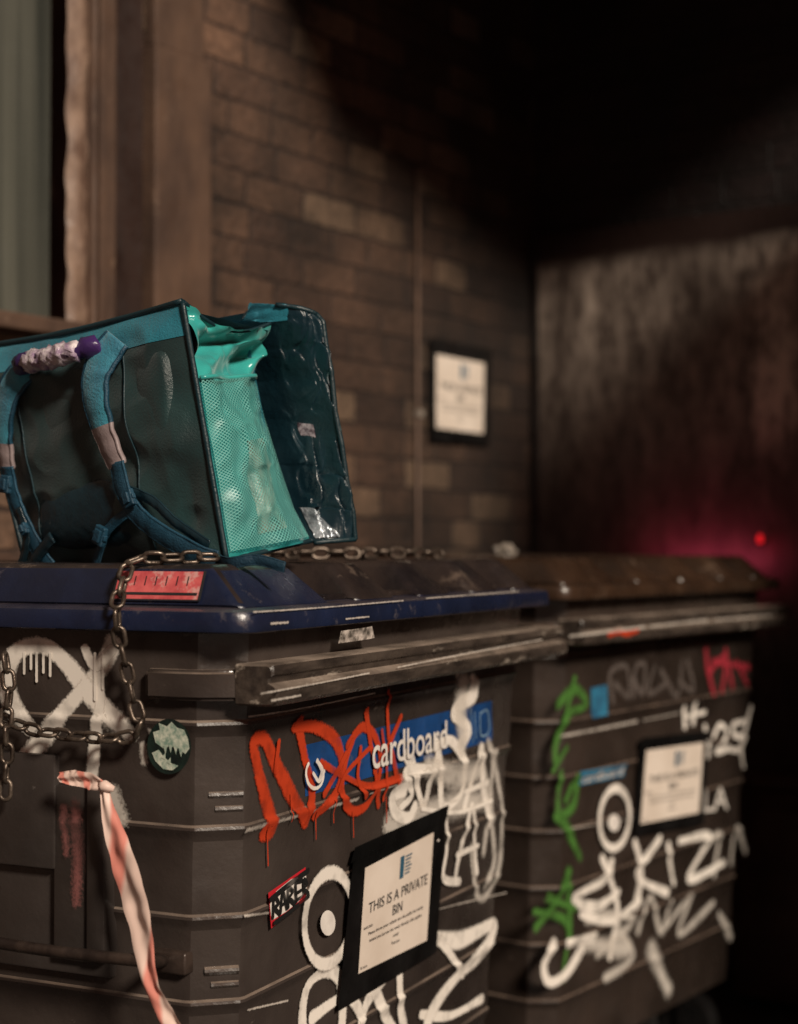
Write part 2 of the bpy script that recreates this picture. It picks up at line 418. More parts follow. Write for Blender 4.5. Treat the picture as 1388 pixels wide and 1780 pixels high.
strokes('eye_mark',F1f,[(circ(564,1596,41,80,0,360,32,6),.023)],WPAINT,b1,.0030)
dotmesh(F1f,563,1604,13,22,.0032,'eye_pupil',WHITEV,b1)
strokes('large_white_graffiti',F1,[
 ([(536,1860),(524,1790),(532,1720),(560,1690),(590,1704),(590,1790),(575,1860)],.028),
 ([(540,1770),(590,1735),(656,1708)],.024),
 ([(614,1806),(634,1744),(662,1700),(690,1664),(692,1730),(704,1806)],.032),
 ([(636,1690),(665,1760),(694,1806)],.028),([(600,1720),(624,1770),(612,1830)],.028),
 ([(744,1628),(796,1634),(854,1608),(838,1650),(790,1700),(750,1756),(732,1806)],.035),
 ([(730,1764),(780,1765),(834,1736)],.02),([(764,1636),(802,1694)],.022)
 ],WPAINT,b1,.0036)
strokes('ridge_scuff_highlights',F1,[([(424,1444),(500,1422),(620,1389)],.009),([(640,1380),(760,1340)],.004),([(430,1246),(520,1232),(650,1205)],.004),([(420,1592),(470,1586)],.006),
 ([(720,1590),(880,1552)],.004),([(430,1756),(500,1740)],.005)],SCUFF_GLINT,b1,.0016)  # pale ridge streaks: scuffs with the ridge highlight painted in
strokes('rail_wear_glints',RS(M1,'r'),[([(452,1206),(560,1186),(640,1170)],.004),([(690,1160),(820,1134),(940,1112)],.004),([(470,1218),(520,1209)],.005)],SCUFF_GLINT,b1,.001)  # pale strokes paint glints along the rail front
strokes('lid_rim_glints',LS(M1,'r'),[([(440,1064),(560,1056),(700,1044)],.0035),([(470,1084),(500,1082)],.005),([(740,1040),(900,1028)],.003),([(600,1076),(640,1072)],.004)],SCUFF_GLINT,b1,.0006)  # thin pale strokes painted as glints on the lid rim
# slap tag sticker: white tag with dense black lettering and red corners
mb=MB(); q=(F1.ab(466,1614),F1.ab(528,1562),F1.ab(461,1552),F1.ab(526,1507)); quadpatch(mb,F1f,q,.0012)
mb.obj('slap_sticker',mat('red_sticker',(.60,.015,.03),(.5,.02,.03),scale=22,rough=.45,bump=.1),b1)
mb=MB(); mb.add(*( [F1f.pos(*F1f.ab(x,y),.0020) for x,y in ((463,1572),(474,1549),(500,1528),(526,1520),(527,1546),(514,1566),(492,1584),(466,1600))],[tuple(range(8))])); mb.obj('slap_sticker_face',WHITEV,b1)
strokes('slap_sticker_scribble',F1f,[([(467,1594),(469,1560),(477,1570),(470,1578),(479,1588)],.008),([(480,1586),(484,1550),(491,1578)],.008),([(480,1574),(490,1568)],.006),([(493,1576),(493,1544),(501,1550),(495,1560),(504,1570)],.008),([(507,1566),(506,1536),(516,1530)],.008),([(507,1552),(515,1547)],.006),([(507,1564),(516,1558)],.006),([(520,1556),(519,1528),(525,1536),(520,1544),(527,1552)],.007),([(462,1562),(494,1536),(526,1513)],.010),([(468,1603),(498,1581),(527,1557)],.008)],paint('black_marker',(.01,.01,.01),.1),b1,.0034)
mb=MB(); q=(F1.ab(566,1118),F1.ab(622,1108),F1.ab(568,1096),F1.ab(618,1088)); quadpatch(mb,F1,q,.016,14,.014,12)
mb.obj('torn_foil_label',mat('torn_foil',(.6,.53,.48),(.08,.07,.06),scale=60,rough=.3,bump=.9,bscale=60),b1,True)

def sign(surf,M,name_label,frameq,paperq,base):
    root=empty('paper_sign',M,name_label,'sign','printed notices in black tape frames')
    o=MB(); quadpatch(o,surf,frameq,base,2,0,2)
    bl,br,tl,tr=frameq
    quadpatch(o,surf,(tl*.93+bl*.07+(tl-tr)*.03,tr*.9+br*.1,tl+(tl-bl)*.02,tr+(tr-tl)*.02),base+.0012,2,0,2)
    o.obj('tape_frame',BLACK,root,False)
    o=MB(); quadpatch(o,surf,paperq,base+.0025,2,0,2)
    o.obj('notice_sheet',PAPER,root,False)
    o=MB()
    def T(t,x0,x1,y0,y1,b=0): lettering(o,surf,t,sub(paperq,x0,x1,y0,y1),base+.0033,b)
    T('THIS IS A PRIVATE',.08,.94,.54,.64,.006); T('BIN',.43,.57,.405,.50,.006)
    T('Please throw your rubbish into the public bin nearby',.10,.90,.320,.358,.003)
    T('behind you (across the road). Already a fine applies',.12,.88,.25,.288,.003)
    T('today!',.46,.54,.185,.222,.003); T('Thank you',.44,.56,.115,.155,.003)
    T('06/03/2020',.03,.15,.40,.425); T('for more',.02,.11,.03,.06)
    o.obj('printed_words',INK,root)
    o=MB(); quadpatch(o,surf,sub(paperq,.50,.555,.72,.93),base+.0034,3,0,3); o.obj('printed_crest',BLUEINK,root)
    o=MB()
    for i in range(6): quadpatch(o,surf,sub(paperq,.575,.67-.012*(i%3),.90-.032*i,.915-.032*i),base+.0034,3,0,2)
    o.obj('printed_crest_words',BLUEINK,root)
    return root
fq=(F1.ab(578,1757),F1.ab(750,1655),F1.ab(606,1478),F1.ab(768,1400)); pq=(F1.ab(611,1692),F1.ab(731,1634),F1.ab(623,1508),F1.ab(743,1446))
sign(F1f,M1,'white private bin notice in black tape stuck on blue-lidded bin',fq,pq,.006)

# --------------------------------------------------- bin 1 left side
strokes('white_graffiti',L1,[
 ([(50,1262),(24,1228),(12,1180),(30,1134),(74,1122),(112,1148),(150,1196),(188,1238),(226,1274)],.034),
 ([(198,1120),(176,1162),(120,1228),(70,1290),(20,1350),(0,1374)],.032),
 ([(168,1160),(176,1215),(166,1280),(160,1345)],.022),
 ([(150,1128),(168,1158),(196,1130)],.018),
 ]+[([(x,1136),(x,1136+l)],.0055) for x,l in ((44,34),(56,26),(66,48),(78,32),(90,38),(168,80),(182,60))],WPAINT,b1,.0016)
strokes('white_overspray',L1,[([(190,1250),(214,1262)],.04),([(248,1296),(251,1325)],.016),([(198,1380),(212,1420)],.04),([(262,1270),(268,1300)],.01)],WSOFT,b1,.0012)
strokes('pink_overspray',L1,[([(148,1395),(150,1470),(150,1560)],.026),([(128,1400),(130,1480)],.018)],PKPAINT,b1,.0225)
def lpt(px,py,off): 
    a=L1.ab(px,py); return L1.pos(a.x,a.y,off)
mb=MB()
a=L1.ab(-20,1495); b=L1.ab(101,1312)
mb.box((.03+ein(1.0)-.014,b.x,a.y),(.03+ein(1.0)+.03,a.x,b.y),.004)
a=L1.ab(-20,1668); b=L1.ab(190,1368)
mb.box((.03+ein(.9)-.006,b.x+.0,a.y),(.03+ein(.9)+.04,a.x,L1.ab(100,1500).y),.004)
a=L1.ab(110,1660); b=L1.ab(172,1368)
mb.box((.03+ein(.9)-.018,b.x,a.y),(.03+ein(.9)+.03,a.x,b.y),.004)
a=L1.ab(172,1662); b=L1.ab(192,1360)
mb.box((.03+ein(.9)-.026,b.x,a.y),(.03+ein(.9)+.03,a.x,b.y),.004)
o=mb.obj('side_plate',PLATE,b1); autosmooth(o,40)
mb=MB()
pts=[Vector(hit(M1,x,y,(-.012,0,0),(1,0,0))) for x,y in ((-60,1628),(0,1640),(100,1655),(200,1666),(262,1672))]
pts.append(lpt(290,1668,.01)); mb.tube(catmull(pts,.02),.0085,12)
a=lpt(262,1685,0); b=lpt(330,1655,0)
mb.box((min(a.x,b.x)-.014,b.y,a.z),(a.x+.02,a.y,b.z),.004)
o=mb.obj('lifting_bar',mat('rusty_bar',(.06,.042,.034),(.022,.015,.013),scale=20,rough=.34,metal=.3,bump=.4),b1); autosmooth(o,50)
dotmesh(L1f,299,1297,38,48,.003,'round_sticker',mat('dark_sticker',(.012,.028,.022),(.005,.010,.010),scale=50,rough=.35,bump=.1),b1,40)
def poly(surf,pts,off): 
    v=[surf.pos(*surf.ab(x,y),off) for x,y in pts]; return v,[tuple(range(len(v)))]
mb=MB(); mb.add(*poly(L1f,[(276,1290),(272,1272),(284,1268),(282,1256),(296,1262),(304,1254),(314,1264),(326,1268),(333,1284),(335,1300),(328,1310),(316,1300),(302,1296),(290,1300)],.0040))
mb.add(*poly(L1f,[(270,1308),(282,1302),(290,1314),(304,1326),(316,1330),(306,1338),(290,1336),(276,1322)],.0040))
for (x,y) in ((292,1297),(301,1295),(310,1298),(319,1303)): mb.add(*poly(L1f,[(x-2,y-2),(x+5,y-1),(x+2,y+13)],.0046))
for (x,y) in ((290,1316),(299,1324)): mb.add(*poly(L1f,[(x-3,y),(x+4,y+4),(x+4,y-9)],.0046))
mb.obj('sticker_jaw',mat('pale_jaw',(.68,.70,.58),(.20,.30,.24),scale=110,rough=.4,bump=0),b1)
mb=MB()
def lab(x,y,z0=1.306,z1=1.345,v0=.098,v1=.245,o=.0025):
    z=z0+(z1-z0)*y; v=v1+(v0-v1)*x; return Vector((.034+.026*(z-1.293)/.062-o,v,z))
mb.grid(lambda x,y:lab(x,y),10,4)
mb.obj('red_label',mat('red_label',(.66,.13,.13),(.44,.06,.07),scale=40,rough=.45,bump=.1,scuff=(.62,.38,.35),scuff_amt=.55,scuff_scale=30),b1)
mb=MB()
mb.grid(lambda x,y:lab(.02+.94*x,.16+.09*y,o=.0034),10,1)
for k in range(7): mb.grid(lambda x,y:lab(.1+.12*k+.012*x,.5+.33*y,o=.0034),1,1)
mb.grid(lambda x,y:lab(-.01+.03*x,-.02+1.04*y,o=.0034),1,1); mb.grid(lambda x,y:lab(.98+.03*x,-.02+1.04*y,o=.0034),1,1); mb.grid(lambda x,y:lab(x,-.04+.05*y,o=.0034),1,1)
mb.obj('red_label_print',INK,b1)

# --------------------------------------------------- chain
def link_mesh(mb,c,t,side,L=.036,W=.023,r=.0033):
    n=t.cross(side).normalized(); side=n.cross(t).normalized()
    h=(L-W)/2; path=[]
    for k in range(7):
        a=-math.pi/2+math.pi*k/6; path.append(c+t*(h+ (W/2-r)*math.cos(a))+side*((W/2-r)*math.sin(a)))
    for k in range(7):
        a=math.pi/2+math.pi*k/6; path.append(c+t*(-h+(W/2-r)*math.cos(a))+side*((W/2-r)*math.sin(a)))
    N=len(path); v=[];f=[];m=7
    for i,p in enumerate(path):
        tt=(path[(i+1)%N]-path[i-1]).normalized(); b=tt.cross(n).normalized()
        for k in range(m):
            a=2*math.pi*k/m; v.append(p+(n*math.cos(a)+b*math.sin(a))*r)
    for i in range(N):
        for k in range(m): f.append((i*m+k,i*m+(k+1)%m,((i+1)%N)*m+(k+1)%m,((i+1)%N)*m+k))
    mb.add(v,f)
def chain(pts,outv,sp=.0265,**kw):
    mb=MB(); C=catmull(pts,.002); acc=0; i=0; nx=0
    for j in range(1,len(C)-1):
        acc+=(C[j]-C[j-1]).length
        if acc>=nx:
            t=(C[j+1]-C[j-1]).normalized(); s=t.cross(outv).normalized()
            side=(s*.9+outv*.42) if i%2 else (outv*.9-s*.42)
            side=(side+Vector((random.uniform(-.2,.2),random.uniform(-.2,.2),0))).normalized()
            link_mesh(mb,C[j],t,side,**kw); i+=1; nx+=sp
    return mb
def atu(px,py,u): return hit(M1,px,py,(u,0,0),(1,0,0))
def chobj(pts,outv,label,**kw):
    r=empty('steel_chain',M1,label,'chain','steel chains on the bins')
    o=chain(pts,outv,**kw).obj('chain_links',CHAINM,r,True); return r
chobj([Vector((.12,.135,1.365)),Vector((.075,.175,1.364)),Vector((.045,.215,1.359)),atu(212,1022,.012),atu(204,1048,-.008),atu(205,1090,-.008),atu(212,1130,.0),atu(222,1170,.008),atu(232,1215,.012),
 atu(243,1262,.014),atu(222,1281,.014),atu(170,1283,.012),atu(110,1277,.012),atu(55,1268,.012),atu(0,1246,.012),atu(-40,1225,.012)],Vector((-1,0,0)),'rusty steel chain hanging over the blue lid edge')
chobj([atu(10,1150,.004),atu(16,1200,.004),atu(10,1260,.0),atu(12,1320,.004),atu(8,1400,.006)],Vector((-1,0,0)),'short steel chain hanging down the side of the bin')
chobj([Vector((.60,.40,1.367)),Vector((.68,.32,1.367)),Vector((.76,.34,1.367)),Vector((.84,.26,1.367)),Vector((.92,.29,1.367)),Vector((1.0,.24,1.367)),Vector((1.1,.21,1.365))],Vector((0,0,1)),'loose steel chain lying across the lid ribs',L=.04,W=.027,r=.0042,sp=.03)
# --------------------------------------------------- barrier tape
rt=empty('barrier_tape',M1,'torn red and white barrier tape tied to the bin side','barrier tape')
m=bpy.data.materials.new('barrier_tape'); m.use_nodes=True; nt=m.node_tree; bs=nt.nodes['Principled BSDF']
uvn=nn(nt,'ShaderNodeUVMap'); sx=nn(nt,'ShaderNodeSeparateXYZ'); nt.links.new(uvn.outputs[0],sx.inputs[0])
ma=nn(nt,'ShaderNodeMath',operation='MULTIPLY_ADD'); nt.links.new(sx.outputs['Y'],ma.inputs[0]); ma.inputs[1].default_value=4.4
m3=nn(nt,'ShaderNodeMath',operation='MULTIPLY'); nt.links.new(sx.outputs['X'],m3.inputs[0]); m3.inputs[1].default_value=-.75; nt.links.new(m3.outputs[0],ma.inputs[2])
sn=nn(nt,'ShaderNodeMath',operation='SINE'); m2=nn(nt,'ShaderNodeMath',operation='MULTIPLY'); m2.inputs[1].default_value=3.14; nt.links.new(ma.outputs[0],m2.inputs[0]); nt.links.new(m2.outputs[0],sn.inputs[0])
mr=nn(nt,'ShaderNodeMapRange'); nt.links.new(sn.outputs[0],mr.inputs[0]); mr.inputs[1].default_value=.3; mr.inputs[2].default_value=.7
mx=nn(nt,'ShaderNodeMix',data_type='RGBA'); nt.links.new(mr.outputs[0],mx.inputs[0]); mx.inputs[6].default_value=(.70,.52,.45,1); mx.inputs[7].default_value=(.66,.24,.19,1)
nt.links.new(mx.outputs[2],bs.inputs['Base Color']); bs.inputs['Roughness'].default_value=.5
def ribbon(pts,ws,seed,m,parent,name,u0=0):
    C=catmull(pts,.003); n=len(C); mb=MB(); v=[];uv=[];f=[]; K=12
    for i,c in enumerate(C):
        t=(C[min(i+1,n-1)]-C[max(i-1,0)]).normalized(); s=i/(n-1)
        wi=s*(len(ws)-1); k=min(int(wi),len(ws)-2); w=ws[k]*(1-(wi-k))+ws[k+1]*(wi-k)
        sd=t.cross(Vector((-1,0,0))).normalized(); tw=.45*math.sin(s*7+seed)
        ax=sd*math.cos(tw)+Vector((-1,0,0))*math.sin(tw)*.4
        for j in range(K+1):
            a=j/K-.5; v.append(c+ax*a*w+Vector((-1,0,0))*(.0025*math.sin(a*8+seed+s*5)+.0035*noise.noise(Vector((s*16,a*2.5,seed)))+.006)); uv.append((j/K,u0+s))
    for i in range(n-1):
        for j in range(K): f.append((i*(K+1)+j,i*(K+1)+j+1,(i+1)*(K+1)+j+1,(i+1)*(K+1)+j))
    mb.add(v,f,uv); return mb.obj(name,m,parent,True,True)
U=-.004
ribbon([atu(106,1350,U),atu(135,1352,U),atu(165,1358,U),atu(186,1368,U)],[.014,.022,.026,.012],1,m,rt,'tape_end',.1)
ribbon([atu(183,1366,U),atu(192,1410,U),atu(210,1470,U),atu(232,1540,U),atu(248,1600,U),atu(258,1660,U-.012),atu(268,1710,U-.012),atu(290,1755,U),atu(318,1810,U),atu(340,1880,U)],[.010,.026,.040,.052,.048,.034,.024,.028,.032,.03],2,m,rt,'tape_tail')
mb=MB(); c=atu(186,1366,U); mb.tube([c+Vector((0,.012,.002)),c+Vector((-.006,0,0)),c+Vector((0,-.012,-.004))],[.004,.009,.004],8); mb.obj('tape_knot',m,rt,True,True)

# --------------------------------------------------- bin 2 markings
strokes('green_graffiti',F2,[([(970,1225),(1000,1198),(1018,1225),(988,1242),(968,1290),(966,1325)],.032),
 ([(1000,1180),(975,1270)],.024),([(974,1345),(972,1415),(998,1398),(1002,1352),(985,1390)],.032),([(966,1420),(985,1440),(1008,1490)],.030),
 ([(988,1515),(966,1570),(932,1612)],.032),([(930,1585),(980,1598),(990,1640)],.028),([(985,1520),(990,1600),(978,1700)],.028),([(950,1560),(1000,1580)],.026),([(985,1300),(960,1340)],.024)],GPAINT,b2,.0020)
strokes('white_graffiti',F2,[
 ([(1062,1498),(1050,1528),(998,1562),(1036,1576),(1074,1552)],.028),([(1046,1492),(1072,1570),(1060,1664)],.024),
 ([(1104,1466),(1114,1520),(1104,1574)],.030),([(1146,1458),(1108,1520),(1158,1552)],.026),([(1160,1468),(1170,1535)],.022),([(1180,1462),(1232,1456),(1196,1528),(1256,1500)],.026),
 ([(1010,1590),(1060,1600),(1110,1566)],.024),
 ([(960,1640),(945,1680),(955,1708),(985,1690),(1010,1650)],.032),([(985,1640),(1030,1630)],.030),
 ([(1188,1232),(1190,1262)],.024),([(1206,1225),(1204,1256)],.022),([(1190,1246),(1224,1238)],.016),
 ],WPAINT,b2,.0028)
strokes('faint_white_graffiti',F2,[([(1020,1600),(1060,1590),(1100,1600),(1060,1640),(1040,1660)],.034),([(1110,1620),(1130,1560),(1150,1620),(1165,1570)],.028),([(1160,1610),(1200,1560),(1180,1625),(1240,1570)],.028),
 ([(1060,1600),(1100,1660),(1050,1700)],.03),([(1220,1480),(1250,1450),(1240,1520)],.03),([(1270,1500),(1280,1440),(1296,1480)],.028),([(1250,1590),(1270,1630)],.03),([(1130,1650),(1160,1720)],.06),([(1020,1640),(1090,1650)],.06)],WSOFT,b2,.0020)
strokes('tag_graffiti',F2,[([(1226,1264),(1232,1314)],.020),([(1240,1280),(1252,1260),(1263,1276),(1246,1306),(1268,1300)],.019),([(1294,1254),(1274,1260),(1276,1278),(1293,1284),(1286,1302),(1272,1304)],.019),([(1306,1230),(1296,1262),(1288,1290),(1292,1332)],.019)],WPAINT,b2,.0024)
mb=MB(); lettering(mb,F2f,'LA',(F2.ab(1220,1412),F2.ab(1262,1406),F2.ab(1220,1372),F2.ab(1262,1366)),.003,.01); mb.obj('stencilled_letters',mat('faded_white',(.75,.7,.64),(.5,.46,.42),scale=40,rough=.6,bump=.1),b2)
strokes('dark_graffiti',F2,[([(1065,1220),(1062,1170),(1090,1160),(1092,1210),(1070,1190)],.024),([(1100,1210),(1106,1160),(1122,1158),(1116,1205),(1100,1180)],.024),([(1138,1160),(1126,1205),(1156,1190)],.022),([(1150,1165),(1176,1210),(1186,1150)],.024),([(1196,1150),(1204,1200),(1180,1185)],.024)],GYPAINT,b2,.0022)
strokes('red_graffiti',F2,[([(1228,1130),(1232,1170),(1240,1205)],.024),([(1232,1170),(1262,1140),(1254,1200)],.024),([(1262,1130),(1272,1195)],.022),([(1280,1150),(1298,1190)],.018),([(1240,1150),(1300,1160)],.024)],RDPAINT,b2,.0026)
strokes('ridge_scuff_highlights',F2,[([(970,1281),(1040,1268),(1108,1254)],.010),([(990,1440),(1100,1422)],.004),([(1120,1252),(1180,1240)],.005)],SCUFF_GLINT,b2,.0018)  # scuffs that also paint the highlight along the ridge
strokes('eye_mark',F2f,[(circ(1064,1422,26,52,0,360,30,4),.023)],WPAINT,b2,.0034)
dotmesh(F2f,1063,1430,10,15,.0036,'eye_pupil',WHITEV,b2)
LB=mat('light_blue_sticker',(.03,.18,.30),(.02,.09,.17),scale=20,rough=.5,bump=.1)
mb=MB(); q=(F2.ab(1028,1250),F2.ab(1056,1242),F2.ab(1028,1196),F2.ab(1056,1190)); quadpatch(mb,F2,q,.001); mb.obj('blue_sticker',LB,b2)
mb=MB(); q=(F2.ab(1008,1366),F2.ab(1086,1350),F2.ab(1008,1342),F2.ab(1088,1328)); quadpatch(mb,F2,q,.001); mb.obj('blue_label_strip',LB,b2)
mb=MB(); lettering(mb,F2,'cardboard',(F2.ab(1012,1362),F2.ab(1082,1347),F2.ab(1012,1346),F2.ab(1082,1332)),.003,.0); mb.obj('sticker_lettering',WHITEV,b2)
fq=(F2.ab(1097,1453),F2.ab(1218,1432),F2.ab(1108,1286),F2.ab(1226,1270)); pq=(F2.ab(1106,1432),F2.ab(1208,1412),F2.ab(1116,1304),F2.ab(1216,1290))
sign(F2f,M2,'white notice in black tape stuck on brown-lidded bin',fq,pq,.006)
strokes('orange_rail_paint',RS(M2,'r'),[([(1058,1104),(1075,1098),(1090,1102),(1108,1096)],.014)],OPAINT,b2,.001)
strokes('rail_wear_glints',RS(M2,'r'),[([(990,1106),(1050,1099),(1120,1090)],.009),([(1130,1089),(1230,1078)],.007),([(1240,1078),(1340,1070)],.005)],SCUFF_GLINT,b2,.001)
lit=empty('crumpled_wrapper',M2@Matrix.Translation((.55,.50,1.354)),'crumpled pale plastic wrapper lying on the brown lid','litter')
bm=bmesh.new(); bmesh.ops.create_icosphere(bm,subdivisions=4,radius=.02)
for v in bm.verts:
    v.co*=1+.5*noise.noise(v.co*70)+.3*noise.noise(v.co*150); v.co.x*=1.8; v.co.z=v.co.z*.9+.014
mb=MB(); mb.bm(bm); mb.obj('wrapper_film',mat('film',(.3,.26,.22),(.15,.13,.11),scale=60,rough=.25,bump=.2),lit)

# ================================================= delivery bag
BG=Matrix.Translation(P(395,972,2.38))
bag=empty('delivery_bag',BG,'turquoise insulated delivery backpack leaning open on the blue lid','bag')
BGi=BG.inverted()
A0,A1=P(395,974,2.38),P(318,523,2.38)
B0,B1=P(50,992,2.66),P(-48,604,2.66)
C0,C1=P(540,940,2.53),P(470,562,2.53)
nB=(A1-A0).cross(B0-A0).normalized()
if nB.y>0: nB=-nB
TEAL=mat('turquoise_lining',(.040,.40,.36),(.020,.24,.24),scale=7,rough=.24,bump=.15,bscale=60,sheen=.2,rvar=.08)
TEALN=mat('pocket_backing',(.020,.25,.24),(.010,.13,.145),scale=7,rough=.4,bump=.2,bscale=60)
TEALD=mat('teal_fabric',(.016,.22,.30),(.008,.13,.19),scale=9,rough=.5,bump=.4,bscale=300,sheen=.2)
STRAPM=mat('strap_fabric',(.032,.26,.36),(.016,.15,.23),scale=14,rough=.55,bump=.6,bscale=240,sheen=.3)
DARKF=mat('dark_green_fabric',(.010,.042,.044),(.004,.017,.019),scale=6,rough=.45,bump=.35,bscale=300,sheen=.2,rvar=.1)
NAVYF=mat('dark_navy_fabric',(.008,.028,.040),(.004,.014,.021),scale=8,rough=.33,bump=.5,bscale=50,rvar=.12)
PIPE=mat('piping',(.005,.028,.038),(.004,.018,.024),rough=.5,bump=.3,bscale=150)
WEB=mat('blue_webbing',(.009,.06,.105),(.005,.03,.055),rough=.55,bump=.5,bscale=300)
REFL=mat('grey_reflective',(.32,.26,.26),(.2,.15,.16),rough=.45,bump=.3,bscale=120)
SILV=mat('silver_lining',(.5,.55,.6),(.08,.10,.12),scale=50,rough=.25,metal=.5,bump=.8,bscale=60)
PURP=mat('purple_handle',(.07,.025,.15),(.02,.01,.05),rough=.4,bump=.4)
WRAP=mat('white_wrap',(.66,.60,.60),(.30,.20,.32),scale=50,rough=.3,bump=.8,bscale=80,scuff=(.08,.03,.10),scuff_amt=.58,scuff_scale=60)
def lp(v): return BGi@v
def lerpq(a,b,c,d,x,y): return (a*(1-x)+b*x)*(1-y)+(c*(1-x)+d*x)*y
def fbm(x,y,z=0,sc=1): return noise.fractal(Vector((x*sc,y*sc,z)),1,2,3)
def ridge(x,y,z): return 1-abs(noise.noise(Vector((x,y,z))))*2.2
def sstep(a,b,x):
    t=max(0,min(1,(x-a)/(b-a))); return t*t*(3-2*t)
def backp(x,y,o=0,wr=1):
    p=lerpq(B0,A0,B1,A1,x,y)
    e=min(x,1-x,y,1-y); bul=.018*min(1,e*6)
    fold=.011*math.sin((x*2.1+y*3.4)*4+1.8*noise.noise(Vector((x*2,y*2,4))))*(1-y)*sstep(.3,.9,x)
    fold+=.009*math.sin((x*3.2-y*2.0)*5+1.5*noise.noise(Vector((x*3,y*3,9))))*(1-sstep(.1,.5,y))
    fold+=.006*max(-.2,ridge(x*4+y*2,y*5-x*2,3.3))
    w=(.008*noise.noise(Vector((x*3,y*3,1)))+.003*noise.noise(Vector((x*9,y*9,6)))+fold)*min(1,e*10)*wr
    sag=-.012*math.sin(math.pi*x)*y*y
    q=p+nB*(bul+w+o); q.z+=sag*.7
    return lp(q)
mb=MB(); mb.grid(lambda x,y:backp(x,y*.87),110,90); mb.obj('back_panel',DARKF,bag,True)
mb=MB(); mb.grid(lambda x,y:backp(x,.87+.13*y,.001),70,12); mb.obj('top_band',TEALD,bag,True)
mb=MB(); mb.grid(lambda x,y:backp((.04+.10*y)*x+.01,.55+.32*y,.0015),12,24); mb.obj('corner_band',TEALD,bag,True)
def seam(pts):
    mb=MB(); C=[backp(a,b,.0015) for a,b in [(p.x,p.y) for p in catmull([Vector((*q,0)) for q in pts],.03)]]
    mb.tube(C,.0016,6); mb.obj('seam',PIPE,bag,True)
seam([(.70,.06),(.72,.4),(.74,.86)]); seam([(.16,.08),(.20,.5),(.22,.86)])
def bh(px,py,o=.018):
    n=nB; r=ray(px,py); t=(A0-CAM).dot(n)/r.dot(n); return lp(CAM+r*t+n*o)
def pad(name,c,o=.010,m=DARKF,h=.022):
    bl,br,tl,tr=[bh(x,y,o) for x,y in c]; mb=MB()
    K=10; R=36; v=[];f=[]
    for k in range(K+1):
        rr=k/K
        for j in range(R):
            a=2*math.pi*j/R; ca,sa=math.cos(a),math.sin(a); q=(abs(ca)**4+abs(sa)**4)**-.25
            x=(ca*q*rr+1)/2; y=(sa*q*rr+1)/2; hh=h*math.sqrt(max(0,1-rr**3))
            v.append(lerpq(bl,br,tl,tr,x,y)+nB*(hh-.008+.002*noise.noise(Vector((x*3,y*3,c[0][0]*.1)))))
    for k in range(K):
        for j in range(R): f.append((k*R+j,k*R+(j+1)%R,(k+1)*R+(j+1)%R,(k+1)*R+j))
    mb.add(v,f); return mb.obj(name,m,bag,True)
pad('back_pad',[(85,812),(170,798),(75,668),(155,650)],.016,h=.022); pad('back_pad',[(258,792),(322,802),(244,614),(304,598)],.016,h=.018)
pad('lumbar_pad',[(80,956),(268,950),(80,856),(222,812)],.018,NAVYF,.024)
def strap(name,pts,w,m,th=.006,edge=None):
    q=[bh(x,y,o) for x,y,o in pts]; C=catmull(q,.005); n=len(C); mb=MB(); v=[];f=[]
    ws=w if isinstance(w,(list,tuple)) else [w,w]
    ring=[(-.5,0),(-.5,.7),(-.44,1),(-.40,.8),(-.36,1.0),(0,1.15),(.36,1.0),(.40,.8),(.44,1),(.5,.7),(.5,0)]; R=len(ring)
    for i,c in enumerate(C):
        s=i/(n-1); wi=s*(len(ws)-1); k=min(int(wi),len(ws)-2); ww=ws[k]*(1-(wi-k))+ws[k+1]*(wi-k)
        t=(C[min(i+2,n-1)]-C[max(i-2,0)]).normalized(); sd=t.cross(nB).normalized(); up=sd.cross(t).normalized()
        if up.dot(nB)<0: up=-up
        for a,b in ring: v.append(c+sd*a*ww+up*((b-.5)*th+.0022*noise.noise(Vector((s*14,a*2,ww*90)))))
    for i in range(n-1):
        for j in range(R): f.append((i*R+j,i*R+(j+1)%R,(i+1)*R+(j+1)%R,(i+1)*R+j))
    f+=[tuple(range(R))[::-1],tuple((n-1)*R+k for k in range(R))]
    mb.add(v,f); o=mb.obj(name,m if isinstance(m,list) else [m],bag,True)
    if edge is not None:
        for p in o.data.polygons:
            if len(p.vertices)==4 and (min(p.vertices)%R in (0,1,2,7,8,9)) and not(min(p.vertices)%R in (3,4,5,6)): p.material_index=edge
    return o,n,R
def seg_mat(o,n,R,a,b,idx):
    for p in o.data.polygons:
        i=p.vertices[0]//R
        if a<=i/n<=b: p.material_index=idx
s,n,R=strap('shoulder_strap',[(82,628,.022),(60,660,.040),(48,700,.046),(42,750,.044),(42,812,.036)],[.046,.052,.050,.042,.034],[STRAPM,REFL,WEB],.007,2); seg_mat(s,n,R,.74,1,1)
s,n,R=strap('shoulder_strap',[(222,588,.022),(205,640,.042),(208,690,.050),(220,750,.046),(236,808,.038)],[.050,.062,.056,.044,.036],[STRAPM,REFL,WEB],.007,2); seg_mat(s,n,R,.68,1,1)
strap('webbing_strap',[(44,808,.038),(48,850,.033),(60,890,.03),(82,940,.028),(112,985,.03)],.030,WEB,th=.004)
strap('webbing_strap',[(236,800,.040),(246,850,.038),(268,890,.036),(312,925,.036),(375,960,.036),(400,972,.028)],.032,WEB,th=.004)
strap('webbing_strap',[(250,850,.03),(290,868,.03),(330,905,.03),(385,945,.026)],.016,NAVYF,th=.003)
strap('webbing_strap',[(262,880,.035),(225,912,.04),(205,945,.035),(190,985,.03)],.016,WEB,th=.003)
strap('webbing_strap',[(60,880,.035),(75,930,.035),(60,985,.03)],.016,NAVYF,th=.003)
strap('webbing_strap',[(120,930,.035),(95,960,.034),(70,992,.03)],.02,NAVYF,th=.003)
